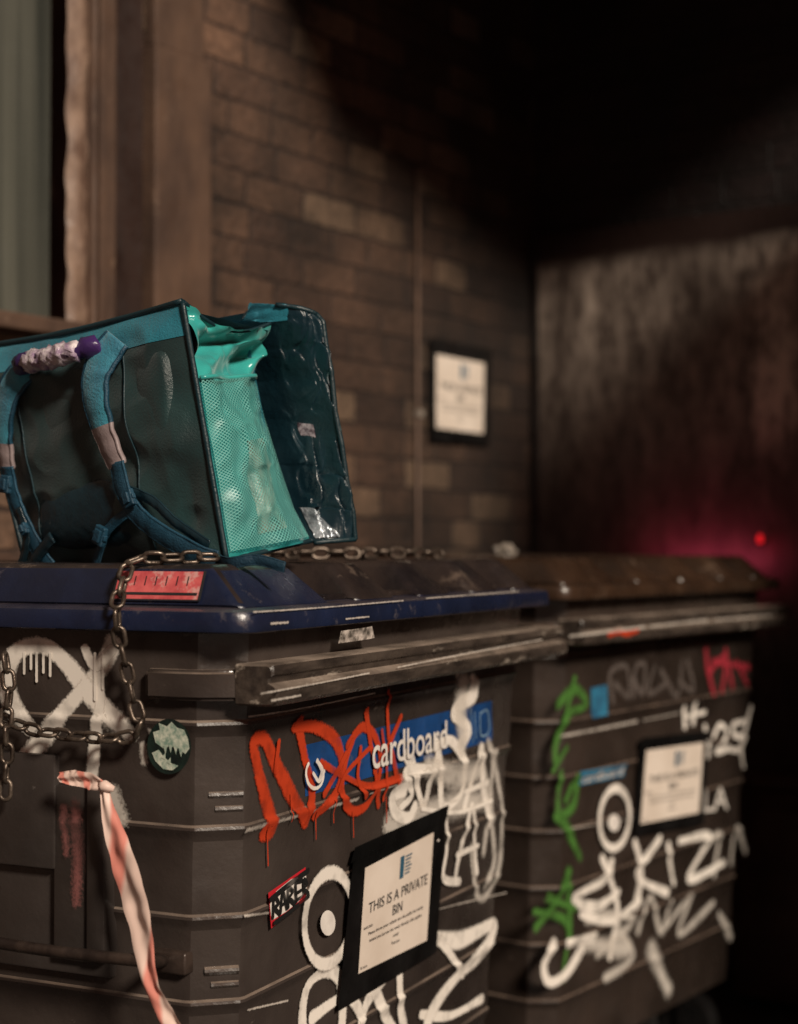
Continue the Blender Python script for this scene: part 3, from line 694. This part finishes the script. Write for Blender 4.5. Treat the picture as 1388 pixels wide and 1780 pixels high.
def buckle(px,py,s=.02,ang=.4):
    mb=MB(); mb.box((-s*.6,-.004,-s*.8),(s*.6,.006,s*.8),.002); mb.box((-s*.35,-.008,-s*.5),(s*.35,-.003,s*.5),.001)
    mb.box((-s*.75,-.003,-s*.25),(s*.75,.004,s*.2),.001)
    o=mb.obj('strap_buckle',WEB,bag); o.location=bh(px,py,.046); o.rotation_euler=(0,ang,math.atan2(nB.x,-nB.y))
buckle(212,926,.019,.35); buckle(262,862,.017,-.4); buckle(48,838,.018,.1); buckle(80,915,.012,-.5)
hp=[bh(72,634,.03),bh(82,630,.046),bh(130,622,.056),bh(170,612,.056),bh(186,606,.046),bh(196,600,.03)]
C=catmull(hp,.005); n=len(C)
mb=MB(); mb.tube(C,[.018 if (i<n*.2 or i>n*.84) else .012 for i in range(n)],12)
for v in mb.v: v+=Vector([noise.noise(v*60+Vector((k*9,0,0)))*.005 for k in range(3)])
mb.obj('haul_handle',PURP,bag,True)
mb=MB(); k0=int(n*.20);k1=int(n*.84); mb.tube(C[k0:k1],[.0165+.005*noise.noise(Vector((i*1.3,0,0))) for i in range(k0,k1)],16)
for v in mb.v: v+=Vector([noise.noise(v*110+Vector((k*9,0,0)))*.007 for k in range(3)])
mb.obj('handle_wrapping',WRAP,bag,True)
def interp(tab,t):
    for i in range(len(tab)-1):
        if t<=tab[i+1][0]:
            a,b=tab[i],tab[i+1]; s=(t-a[0])/(b[0]-a[0]); s=s*s*(3-2*s); return [a[k]*(1-s)+b[k]*s for k in range(1,len(a))]
    return list(tab[-1][1:])
RT=[(0,540,940,2.53),(.14,508,882,2.54),(.32,482,805,2.56),(.52,458,728,2.58),(.68,441,662,2.59),(.80,452,622,2.575),(.90,466,592,2.55),(1,470,562,2.53)]
nS=(C0-A0).cross(A1-A0).normalized()
if nS.y>0: nS=-nS
def sidep(x,y,o=0,wr=1):
    a=A0.lerp(A1,y)
    px,py,d=interp(RT,y); r=P(px,py,d)
    p=a.lerp(r,x); e=min(x*6,1)*min(1,(1-x)*5)
    low=.022*math.sin(math.pi*x)*math.sin(math.pi*min(1,y*1.3))
    top=0
    if y>.68:
        k=(y-.68)/.32; top=-.030*math.sin(math.pi*x)*math.sin(math.pi*k)+.016*math.sin((x*1.8-k*1.5)*6.5+noise.noise(Vector((x*2,k*2,0)))*2)*math.sin(math.pi*k)
    w=(.010*fbm(x*2.2+y*1.2,y*4.0,4.0)+.011*max(-.4,ridge(x*2.5-y*3.5,y*3+x*1.5,5.1))*(.5+.6*y)+.004*ridge(x*6+y*4,y*9-x*3,2.2))*e*wr
    q=p+nS*(low*.6+top+w+o)
    if y>.85: q.z-= .045*math.sin(math.pi*x)*(y-.85)/.15*.6
    return lp(q)
mb=MB(); mb.grid(lambda x,y:sidep(x,.70+.30*y),70,50); mb.obj('side_lining',TEAL,bag,True)
mb=MB(); mb.grid(lambda x,y:sidep(x,.70*y),70,80); mb.obj('side_panel',TEALN,bag,True)
m=bpy.data.materials.new('pocket_net'); m.use_nodes=True; nt=m.node_tree; bs=nt.nodes['Principled BSDF']
bs.inputs['Base Color'].default_value=(.16,.46,.42,1); bs.inputs['Roughness'].default_value=.4
uvn=nn(nt,'ShaderNodeUVMap'); mp=nn(nt,'ShaderNodeMapping'); mp.inputs['Scale'].default_value=(54,103,1); nt.links.new(uvn.outputs[0],mp.inputs[0])
sx=nn(nt,'ShaderNodeSeparateXYZ'); nt.links.new(mp.outputs[0],sx.inputs[0])
ad=nn(nt,'ShaderNodeMath',operation='ADD'); sb=nn(nt,'ShaderNodeMath',operation='SUBTRACT')
for q_ in (ad,sb): nt.links.new(sx.outputs[0],q_.inputs[0]); nt.links.new(sx.outputs[1],q_.inputs[1])
outs=[]
for q_ in (ad,sb):
    fr=nn(nt,'ShaderNodeMath',operation='PINGPONG'); fr.inputs[1].default_value=1; nt.links.new(q_.outputs[0],fr.inputs[0]); outs.append(fr)
mn=nn(nt,'ShaderNodeMath',operation='MINIMUM'); nt.links.new(outs[0].outputs[0],mn.inputs[0]); nt.links.new(outs[1].outputs[0],mn.inputs[1])
lt=nn(nt,'ShaderNodeMapRange'); nt.links.new(mn.outputs[0],lt.inputs[0]); lt.inputs[1].default_value=.20; lt.inputs[2].default_value=.38; lt.inputs[3].default_value=.85; lt.inputs[4].default_value=.0
nt.links.new(lt.outputs[0],bs.inputs['Alpha'])
mb=MB(); mb.grid(lambda x,y:sidep(.02+.96*x,.03+.67*y,.005+.007*math.sin(math.pi*x)),50,60); mb.obj('mesh_pocket',m,bag,True,True)
mb=MB(); mb.tube([sidep(.02+.96*i/20,.70,.006+.007*math.sin(math.pi*i/20)) for i in range(21)],.0035,8); mb.obj('pocket_hem',TEAL,bag,True)
mb=MB()
mb.grid(lambda x,y:sidep(.38+.32*x+.05*y,.07+.36*y,.002+.008*math.sin(math.pi*x)*math.sin(math.pi*y)+.003*noise.noise(Vector((x*7,y*9,3)))),24,30)
mb.obj('crumpled_packet',mat('packet',(.02,.12,.11),(.26,.30,.25),scale=38,rough=.25,bump=.8,bscale=90),bag,True)
def pip(pts,r=.0045): 
    mb=MB(); mb.tube(pts,[r*(1+.18*noise.noise(Vector((i*.4,r*900,0)))) for i in range(len(pts))],8); return mb.obj('piping',PIPE,bag,True)
pip([backp(1,i/30,.001,0) for i in range(31)],.0045)
pip([backp(i/30,1,.002,0) for i in range(31)],.0045)
pip([backp(i/30,0,.002,0) for i in range(31)],.005)
pip([backp(0,i/30,.002,0) for i in range(31)],.005)
pip([sidep(i/30,0,.001,0) for i in range(31)],.004)
pip([sidep(i/30,1,.0,0) for i in range(31)],.003)
E0,E1=B0+(C0-A0),B1+(C1-A1)
mb=MB()
def q4(a,b,c,d,n1=10,n2=10,am=0):
    mb.grid(lambda x,y:lp(lerpq(a,b,c,d,x,y)+Vector((0,0,-am*math.sin(math.pi*x)*math.sin(math.pi*y)))),n1,n2)
lo_=Vector((0,0,-.012))
q4(B1+lo_,A1+lo_,E1+lo_,C1+lo_,20,20,.05); q4(B0,E0,B1+lo_,E1+lo_); q4(B0,A0,E0,C0); q4(E0,C0+(E0-C0)*.1,E1+lo_,C1+(E1-C1)*.1+lo_)
mb.obj('bag_shell',TEALD,bag,True)
LT=[(0,544,944,2.55),(.14,508,884,2.585),(.32,480,806,2.62),(.52,456,730,2.64),(.68,440,664,2.64),(.82,450,612,2.61),(.92,466,560,2.575),(1,478,530,2.56)]
RTb=[(0,616,938,2.58),(.14,612,890,2.575),(.3,601,835,2.57),(.45,593,775,2.565),(.6,581,715,2.565),(.75,575,650,2.565),(.85,565,600,2.565),(.95,560,560,2.565),(1,548,546,2.57)]
def flapp(x,y,o=0,wr=1):
    a=P(*interp(LT,y)); b=P(*interp(RTb,y)); p=a.lerp(b,x)
    e=min(x*5,1)*min(1,(1-x)*6)*min(1,y*8,(1-y)*8)
    bul=.014*math.sin(math.pi*x)
    wx=x+.25*noise.noise(Vector((x*3,y*4,21))); wy=y+.12*noise.noise(Vector((x*4,y*5,31)))
    w=(.012*noise.noise(Vector((x*1.5+y,y*2.4,14.0)))+.016*max(-.3,ridge(wx*2.4-wy*3.0,wy*5+wx,8.1))+.009*max(-.3,ridge(wx*5+wy*4,wy*9-wx*3,3.1))+.010*math.sin(wy*17+wx*5)*x*(1-x)*2)*e*wr
    return lp(p+nS*(bul*.6+w+o))
mb=MB(); mb.grid(lambda x,y:flapp(x,y),60,130); mb.obj('cover_flap',NAVYF,bag,True)
bk=(E0-C0)
mb=MB()
mb.grid(lambda x,y:flapp(1,y,0,0)+bk*x*.95+(Vector((0,.05,0))*min(1,x*8)),16,30)
mb.grid(lambda x,y:flapp(y,1,0,0)+bk*x*.95+Vector((0,0,-.004)),20,12)
mb.grid(lambda x,y:flapp(y,0,0,0)+bk*x*.95,12,12)
mb.obj('cover_flap_edge',TEALD,bag,True)
pip([flapp(1,i/60,.002,0) for i in range(61)],.0045)
pip([flapp(i/16,1,.002,0) for i in range(17)],.004)
pip([flapp(i/16,0,.002,0) for i in range(17)],.004)
mb=MB(); mb.grid(lambda x,y:flapp(.86+.022*x+.02*math.sin(y*5),.12+.76*y,.0045),3,90)
mb.grid(lambda x,y:flapp(.05+.45*x*(1-y),.03+.12*y,.0045+.004*noise.noise(Vector((x*9,y*9,2)))),20,16)
mb.obj('silver_lining',SILV,bag,True)
mb=MB(); mb.grid(lambda x,y:flapp(-.55+.75*x,.925+.085*y-.03*(1-x),.004+.007*noise.noise(Vector((x*4,y*5,7)))),20,10); mb.obj('cover_corner',TEALD,bag,True)
mb=MB(); mb.grid(lambda x,y:flapp(.34+.19*x,.445+.065*y,.009,.6),10,10)
mb.obj('care_tag',mat('tag',(.5,.44,.48),(.05,.02,.035),scale=90,rough=.25,bump=.5),bag,True)
strap('webbing_strap',[(395,968,.02),(440,972,.05),(480,968,.04),(520,982,.03)],.016,WEB,th=.003)
# ================================================= setting
MW=frame((-.55,4.1,0),55.0)
def brickmat(name,c1,c2,mort,pale=None,shade_falloff=True):
    m=bpy.data.materials.new(name); m.use_nodes=True; nt=m.node_tree; L=nt.links; bs=nt.nodes['Principled BSDF']
    tc=nn(nt,'ShaderNodeTexCoord'); sx=nn(nt,'ShaderNodeSeparateXYZ'); L.new(tc.outputs['Object'],sx.inputs[0])
    cb=nn(nt,'ShaderNodeCombineXYZ'); L.new(sx.outputs[0],cb.inputs[0]); L.new(sx.outputs[2],cb.inputs[1])
    nz=nn(nt,'ShaderNodeTexNoise'); nz.inputs['Scale'].default_value=18; L.new(tc.outputs['Object'],nz.inputs['Vector'])
    va=nn(nt,'ShaderNodeVectorMath',operation='MULTIPLY_ADD'); L.new(nz.outputs['Color'],va.inputs[0]); va.inputs[1].default_value=(.022,.016,0); L.new(cb.outputs[0],va.inputs[2])
    br=nn(nt,'ShaderNodeTexBrick'); L.new(va.outputs[0],br.inputs['Vector'])
    br.inputs['Scale'].default_value=1; br.inputs['Brick Width'].default_value=.25; br.inputs['Row Height'].default_value=.092; br.inputs['Mortar Size'].default_value=.006; br.inputs['Mortar Smooth'].default_value=.5
    br.offset_frequency=2; br.squash=.72; br.squash_frequency=3
    br.inputs['Color1'].default_value=(0,0,0,1); br.inputs['Color2'].default_value=(1,1,1,1); br.inputs['Mortar'].default_value=(.4,.4,.4,1)
    cr=nn(nt,'ShaderNodeValToRGB'); L.new(br.outputs['Color'],cr.inputs[0]); els=cr.color_ramp.elements
    els[0].position=0; els[0].color=(*c2,1); els[1].position=.78; els[1].color=(*c1,1)
    e=els.new(.95); e.color=(*(pale or c1),1)
    mo=nn(nt,'ShaderNodeMix',data_type='RGBA'); L.new(br.outputs['Fac'],mo.inputs[0]); L.new(cr.outputs[0],mo.inputs[6]); mo.inputs[7].default_value=(*mort,1)
    n1=nn(nt,'ShaderNodeTexNoise'); n1.inputs['Scale'].default_value=3.2; n1.inputs['Detail'].default_value=5; L.new(tc.outputs['Object'],n1.inputs['Vector'])
    r=nn(nt,'ShaderNodeMapRange'); L.new(n1.outputs['Fac'],r.inputs[0]); r.inputs[1].default_value=.3; r.inputs[2].default_value=.72; r.inputs[3].default_value=.35; r.inputs[4].default_value=1.9
    n3=nn(nt,'ShaderNodeTexNoise'); n3.inputs['Scale'].default_value=40; n3.inputs['Detail'].default_value=5; L.new(tc.outputs['Object'],n3.inputs['Vector'])
    r3=nn(nt,'ShaderNodeMapRange'); L.new(n3.outputs['Fac'],r3.inputs[0]); r3.inputs[1].default_value=.3; r3.inputs[2].default_value=.7; r3.inputs[3].default_value=.6; r3.inputs[4].default_value=1.35
    mm=nn(nt,'ShaderNodeMath',operation='MULTIPLY'); L.new(r.outputs[0],mm.inputs[0]); L.new(r3.outputs[0],mm.inputs[1]); out=mm.outputs[0]
    if shade_falloff:
        gx=nn(nt,'ShaderNodeMapRange'); L.new(sx.outputs[0],gx.inputs[0]); gx.inputs[1].default_value=.1; gx.inputs[2].default_value=1.6; gx.inputs[3].default_value=1.15; gx.inputs[4].default_value=.34  # darkens along the wall, painting the light's falloff into the brick colour
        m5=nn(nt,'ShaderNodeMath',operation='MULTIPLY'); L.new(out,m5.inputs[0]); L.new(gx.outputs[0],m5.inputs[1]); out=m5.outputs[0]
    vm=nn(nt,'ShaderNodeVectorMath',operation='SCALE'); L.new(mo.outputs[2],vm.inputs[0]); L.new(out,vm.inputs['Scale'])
    L.new(vm.outputs[0],bs.inputs['Base Color']); bs.inputs['Roughness'].default_value=.7
    ad=nn(nt,'ShaderNodeMath',operation='MULTIPLY_ADD'); L.new(br.outputs['Fac'],ad.inputs[0]); ad.inputs[1].default_value=-.8; L.new(n3.outputs['Fac'],ad.inputs[2])
    bp=nn(nt,'ShaderNodeBump'); bp.inputs['Strength'].default_value=.8; bp.inputs['Distance'].default_value=.008; L.new(ad.outputs[0],bp.inputs['Height']); L.new(bp.outputs[0],bs.inputs['Normal'])
    return m
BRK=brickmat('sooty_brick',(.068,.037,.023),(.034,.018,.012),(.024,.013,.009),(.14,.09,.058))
BRKD=brickmat('black_painted_brick',(.010,.004,.0035),(.007,.003,.0025),(.005,.0025,.002),None,False)
STONE=mat('stone_trim',(.105,.058,.036),(.050,.027,.018),scale=5,stretch=(1.6,1.6,.7),rough=.75,bump=.7,bscale=22,scuff=(.17,.11,.075),scuff_amt=.6,scuff_scale=6)
STONED=mat('dark_wood_trim',(.028,.012,.008),(.016,.007,.005),scale=5,stretch=(2,2,.7),rough=.6,bump=.4,bscale=40)
CREAM=mat('peeling_cream_paint',(.27,.18,.13),(.12,.07,.05),scale=22,stretch=(1,1,.5),rough=.6,bump=.9,bscale=30)
GLASS=mat('glass_painted_reflections',(.10,.10,.082),(.035,.037,.032),scale=1.7,stretch=(7,1,.25),rough=.28,bump=.1,bscale=5)  # vertical grey streaks paint blurred reflections into the pane
wall=empty('brick_wall',MW,'sooty brown brick wall with stone trim and window','wall')
mb=MB(); zt=5.2
mb.box((-.163,0,0),(1.774,.3,zt)); mb.box((-1.4,0,0),(-.1635,.3,1.86)); mb.box((-1.4,0,3.9),(-.1635,.3,zt)); mb.box((-5.5,0,0),(-1.4005,.3,zt))
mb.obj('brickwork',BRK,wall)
mb=MB(); mb.box((-.163,-.055,0),(.045,-.001,2.62),.006); mb.box((-.150,-.04,2.622),(.032,-.001,zt),.006); mb.obj('stone_pier',STONE,wall)
mb=MB(); mb.box((-.281,-.015,1.2),(-.164,.14,3.9),.004); mb.obj('window_reveal',STONED,wall)
mb=MB(); mb.box((-.365,-.045,1.87),(-.2815,.14,3.9),.012); mb.box((-.352,-.058,1.87),(-.33,-.0455,3.9),.003); mb.obj('window_frame',STONE,wall)
mb=MB(); mb.grid(lambda x,y:Vector((-.432+.066*x,-.028-.010*noise.noise(Vector((x*2,y*26,0)))-.012*math.sin(math.pi*x),1.9+2*y)),6,160); mb.obj('painted_bead',CREAM,wall,True)
mb=MB(); mb.box((-1.45,-.07,1.862),(-.40,.14,1.90),.006); mb.obj('window_sill',STONE,wall)
mb=MB(); mb.box((-1.4,.03,1.9),(-.43,.035,3.9)); mb.obj('window_pane',GLASS,wall)
mb=MB(); mb.box((-.80,-.0,1.9),(-.76,.029,3.9),.004); mb.box((-1.4,.0,2.95),(-.43,.029,2.99),.004); mb.obj('glazing_bar',STONED,wall)
cd=empty('wall_conduit',MW@Matrix.Translation((1.045,0,0)),'thin vertical cable conduit fixed to the brick wall','conduit')
mb=MB(); mb.tube([(0,-.010,0),(0,-.010,2.55)],.006,10); mb.obj('conduit_tube',mat('conduit',(.13,.075,.05),(.06,.035,.024),rough=.6,bump=.1),cd,True)
mb=MB(); mb.box((-.006,-.022,1.78),(.02,-.001,1.80),.003); mb.obj('conduit_clip',mat('clip',(.3,.26,.22),rough=.5),cd)
SW=Surf(MW,'wall')
fq=(SW.ab(742,768),SW.ab(845,775),SW.ab(742,590),SW.ab(850,608)); pq=(SW.ab(752,744),SW.ab(834,754),SW.ab(752,616),SW.ab(836,632))
sign(SW,MW,'white notice in black frame fixed to the brick wall',fq,pq,.012)
MD=frame(MW@Vector((1.775,0,0)),-35.0)
ew=empty('end_wall',MD,'black painted end wall with panel door, pale sheen painted on','wall')
mb=MB(); mb.box((-.3,0.0,0),(3.2,.3,zt)); mb.obj('brickwork',BRKD,ew)
m=bpy.data.materials.new('door_painted_sheen'); m.use_nodes=True; nt=m.node_tree; L=nt.links; bs=nt.nodes['Principled BSDF']  # pale sheen and bright edge streak are painted into the door colour
tc=nn(nt,'ShaderNodeTexCoord'); sx=nn(nt,'ShaderNodeSeparateXYZ'); L.new(tc.outputs['Object'],sx.inputs[0])
def dn(sc,st,det,ro=.6):
    mp=nn(nt,'ShaderNodeMapping'); mp.inputs['Scale'].default_value=st; L.new(tc.outputs['Object'],mp.inputs[0])
    n=nn(nt,'ShaderNodeTexNoise'); n.inputs['Scale'].default_value=sc; n.inputs['Detail'].default_value=det; n.inputs['Roughness'].default_value=ro; L.new(mp.outputs[0],n.inputs['Vector']); return n.outputs['Fac']
def mrn(src,a,b,c=0,d=1):
    r=nn(nt,'ShaderNodeMapRange'); L.new(src,r.inputs[0])
    for i,v in enumerate((a,b,c,d)): r.inputs[i+1].default_value=v
    return r.outputs[0]
def mul(a,b,op='MULTIPLY'):
    r=nn(nt,'ShaderNodeMath',operation=op); L.new(a,r.inputs[0])
    if isinstance(b,float): r.inputs[1].default_value=b
    else: L.new(b,r.inputs[1])
    return r.outputs[0]
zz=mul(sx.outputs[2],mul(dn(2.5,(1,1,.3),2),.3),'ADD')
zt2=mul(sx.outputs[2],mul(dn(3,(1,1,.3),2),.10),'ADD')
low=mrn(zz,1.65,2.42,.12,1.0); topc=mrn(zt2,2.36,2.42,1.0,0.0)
sheen_band=mul(low,topc)
xs=mrn(mul(sx.outputs[0],mul(dn(6,(1,1,.5),3),.12),'ADD'),.84,.90); xs2=mrn(sx.outputs[0],.92,1.0,1,0); sheen_streak=mul(mul(xs,xs2),mul(mrn(sx.outputs[2],1.55,1.9),topc))
msk=mul(mul(sheen_band,.85),mul(sheen_streak,1.7),'MAXIMUM')
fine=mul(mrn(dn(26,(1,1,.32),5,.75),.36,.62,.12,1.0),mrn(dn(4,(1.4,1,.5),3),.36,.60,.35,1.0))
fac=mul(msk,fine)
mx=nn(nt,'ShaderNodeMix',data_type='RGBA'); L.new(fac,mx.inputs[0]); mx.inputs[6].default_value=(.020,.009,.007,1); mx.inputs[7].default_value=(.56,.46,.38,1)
L.new(mx.outputs[2],bs.inputs['Base Color']); bs.inputs['Roughness'].default_value=.5
bp=nn(nt,'ShaderNodeBump'); bp.inputs['Strength'].default_value=.6; bp.inputs['Distance'].default_value=.006; L.new(dn(40,(1,1,.4),4),bp.inputs['Height']); L.new(bp.outputs[0],bs.inputs['Normal'])
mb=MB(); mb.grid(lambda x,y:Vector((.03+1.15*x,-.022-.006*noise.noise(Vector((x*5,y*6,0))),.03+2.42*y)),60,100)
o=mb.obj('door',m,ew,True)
DFR=mat('black_frame',(.010,.006,.005),rough=.5)
mb=MB(); mb.box((.003,-.035,0),(.029,-.001,2.46),.003); mb.box((1.181,-.035,0),(1.22,-.001,2.46),.003); mb.obj('door_frame',DFR,ew)
mb=MB(); mb.box((.48,-2.75,0),(3.0,-2.45,3.45))  # unseen wall added to block light from the corner and end wall
ow=empty('shade_wall',MW,'unseen dark brick wall added to shade the corner','wall')
mb.obj('brickwork',BRKD,ow)
# unseen canopy slab added to shade the corner, outer edge cut at an angle
cn=empty('shade_canopy',MW,'unseen flat canopy added to shade the wall corner','canopy')
pts=[(-.15,-.01),(-.15,-1.7),(.9,-2.30),(1.76,-2.30),(1.76,-.01)]
v=[(x,y,3.62) for x,y in pts]+[(x,y,3.72) for x,y in pts]; f=[(4,3,2,1,0),(5,6,7,8,9)]+[(i,(i+1)%5,(i+1)%5+5,i+5) for i in range(5)]
new('shade_canopy_slab',v,f,STONED,cn)
pl=P(1322,936,5.02)
lm=empty('warning_lamp',Matrix.Translation(pl),'small dim red warning lamp mounted on the end wall','lamp')
e=bpy.data.materials.new('red_glow'); e.use_nodes=True; eb=e.node_tree.nodes['Principled BSDF']; eb.inputs['Base Color'].default_value=(.2,.01,.02,1); eb.inputs['Emission Color'].default_value=(1,.015,.02,1); eb.inputs['Emission Strength'].default_value=.75
mb=MB(); mb.tube([(0,0,-.014),(0,0,-.010),(0,0,.006),(0,0,.013)],[.005,.009,.008,.003],16); mb.obj('lamp_lens',e,lm,True)
mb=MB(); mb.box((-.010,.008,-.022),(.012,.050,-.014),.002); mb.obj('lamp_bracket',BLACK,lm)
ld=bpy.data.lights.new('lamp_glow','POINT'); ld.energy=.035; ld.color=(1,.02,.04); ld.shadow_soft_size=.02
lo=bpy.data.objects.new('lamp_light',ld); COL.objects.link(lo); lo.parent=lm; lo.location=(-.02,-.03,-.03)
ld=bpy.data.lights.new('crimson_glow','AREA'); ld.energy=.42; ld.color=(1,.09,.19); ld.shape='RECTANGLE'; ld.size=.38; ld.size_y=.03
lo=bpy.data.objects.new('hidden_crimson_light',ld); COL.objects.link(lo)  # hidden area light added to spread a crimson glow on the wall
lw=MD@Vector((.64,-.15,1.33)); tgt=MD@Vector((.64,0,1.40)); lo.matrix_world=Matrix.Translation(lw)@((lw-tgt).to_track_quat('Z','Y').to_matrix().to_4x4()); lo.parent=lm; lo.matrix_parent_inverse=Matrix.Translation(pl).inverted()
cb=empty('utility_cabinet',MD@Matrix.Translation((.83,-.26,0)),'low dark brown utility cabinet beside the bins','cabinet')
mb=MB(); mb.box((0,0,.03),(.6,.2,.66),.012); mb.box((-.02,-.02,.662),(.62,.21,.69),.008); mb.box((.03,-.012,.08),(.28,-.001,.60),.004); mb.box((.30,-.012,.08),(.57,-.001,.60),.004); mb.box((.26,-.03,.35),(.271,-.012,.42),.002)
o=mb.obj('cabinet_case',mat('rusty_cabinet',(.06,.03,.02),(.03,.015,.012),rough=.5,bump=.4),cb); autosmooth(o,40)
mb=MB(); mb.grid(lambda x,y:Vector((-60+120*x,-60+120*y,0)),2,2)
g=mb.obj('ground',mat('asphalt',(.04,.035,.032),(.022,.019,.018),scale=8,rough=.8,bump=.7,bscale=90)); g['kind']='structure'

# ================================================= light
w=bpy.data.worlds.new('World'); S.world=w; w.use_nodes=True; nt=w.node_tree
sk=nt.nodes.new('ShaderNodeTexSky'); sk.sky_type='NISHITA'; sk.sun_disc=False; sk.sun_elevation=math.radians(31); sk.sun_rotation=math.radians(149)
tn=nt.nodes.new('ShaderNodeMix'); tn.data_type='RGBA'; tn.blend_type='MULTIPLY'; tn.inputs[0].default_value=1; tn.inputs[7].default_value=(1,.34,.24,1)
nt.links.new(sk.outputs[0],tn.inputs[6]); nt.links.new(tn.outputs[2],nt.nodes['Background'].inputs[0]); nt.nodes['Background'].inputs[1].default_value=.020
sd=bpy.data.lights.new('sun','SUN'); sd.energy=4.1; sd.angle=math.radians(9); sd.color=(1,.88,.73)
so=bpy.data.objects.new('sun',sd); COL.objects.link(so)
Ld=Vector((.42,-.70,.50)).normalized(); so.rotation_euler=Ld.to_track_quat('Z','Y').to_euler()
# ================================================= camera
cd_=bpy.data.cameras.new('camera'); co=bpy.data.objects.new('camera',cd_); COL.objects.link(co); S.camera=co
co.location=CAM; co.rotation_euler=(math.radians(90)+PITCH,0,0)
cd_.sensor_fit='HORIZONTAL'; cd_.sensor_width=36; cd_.lens=F/1388*36; cd_.clip_end=500; cd_.clip_start=.05
cd_.dof.use_dof=True; cd_.dof.focus_distance=2.38; cd_.dof.aperture_fstop=2.6
S.view_settings.view_transform='Standard'; S.view_settings.look='None'; S.view_settings.exposure=0
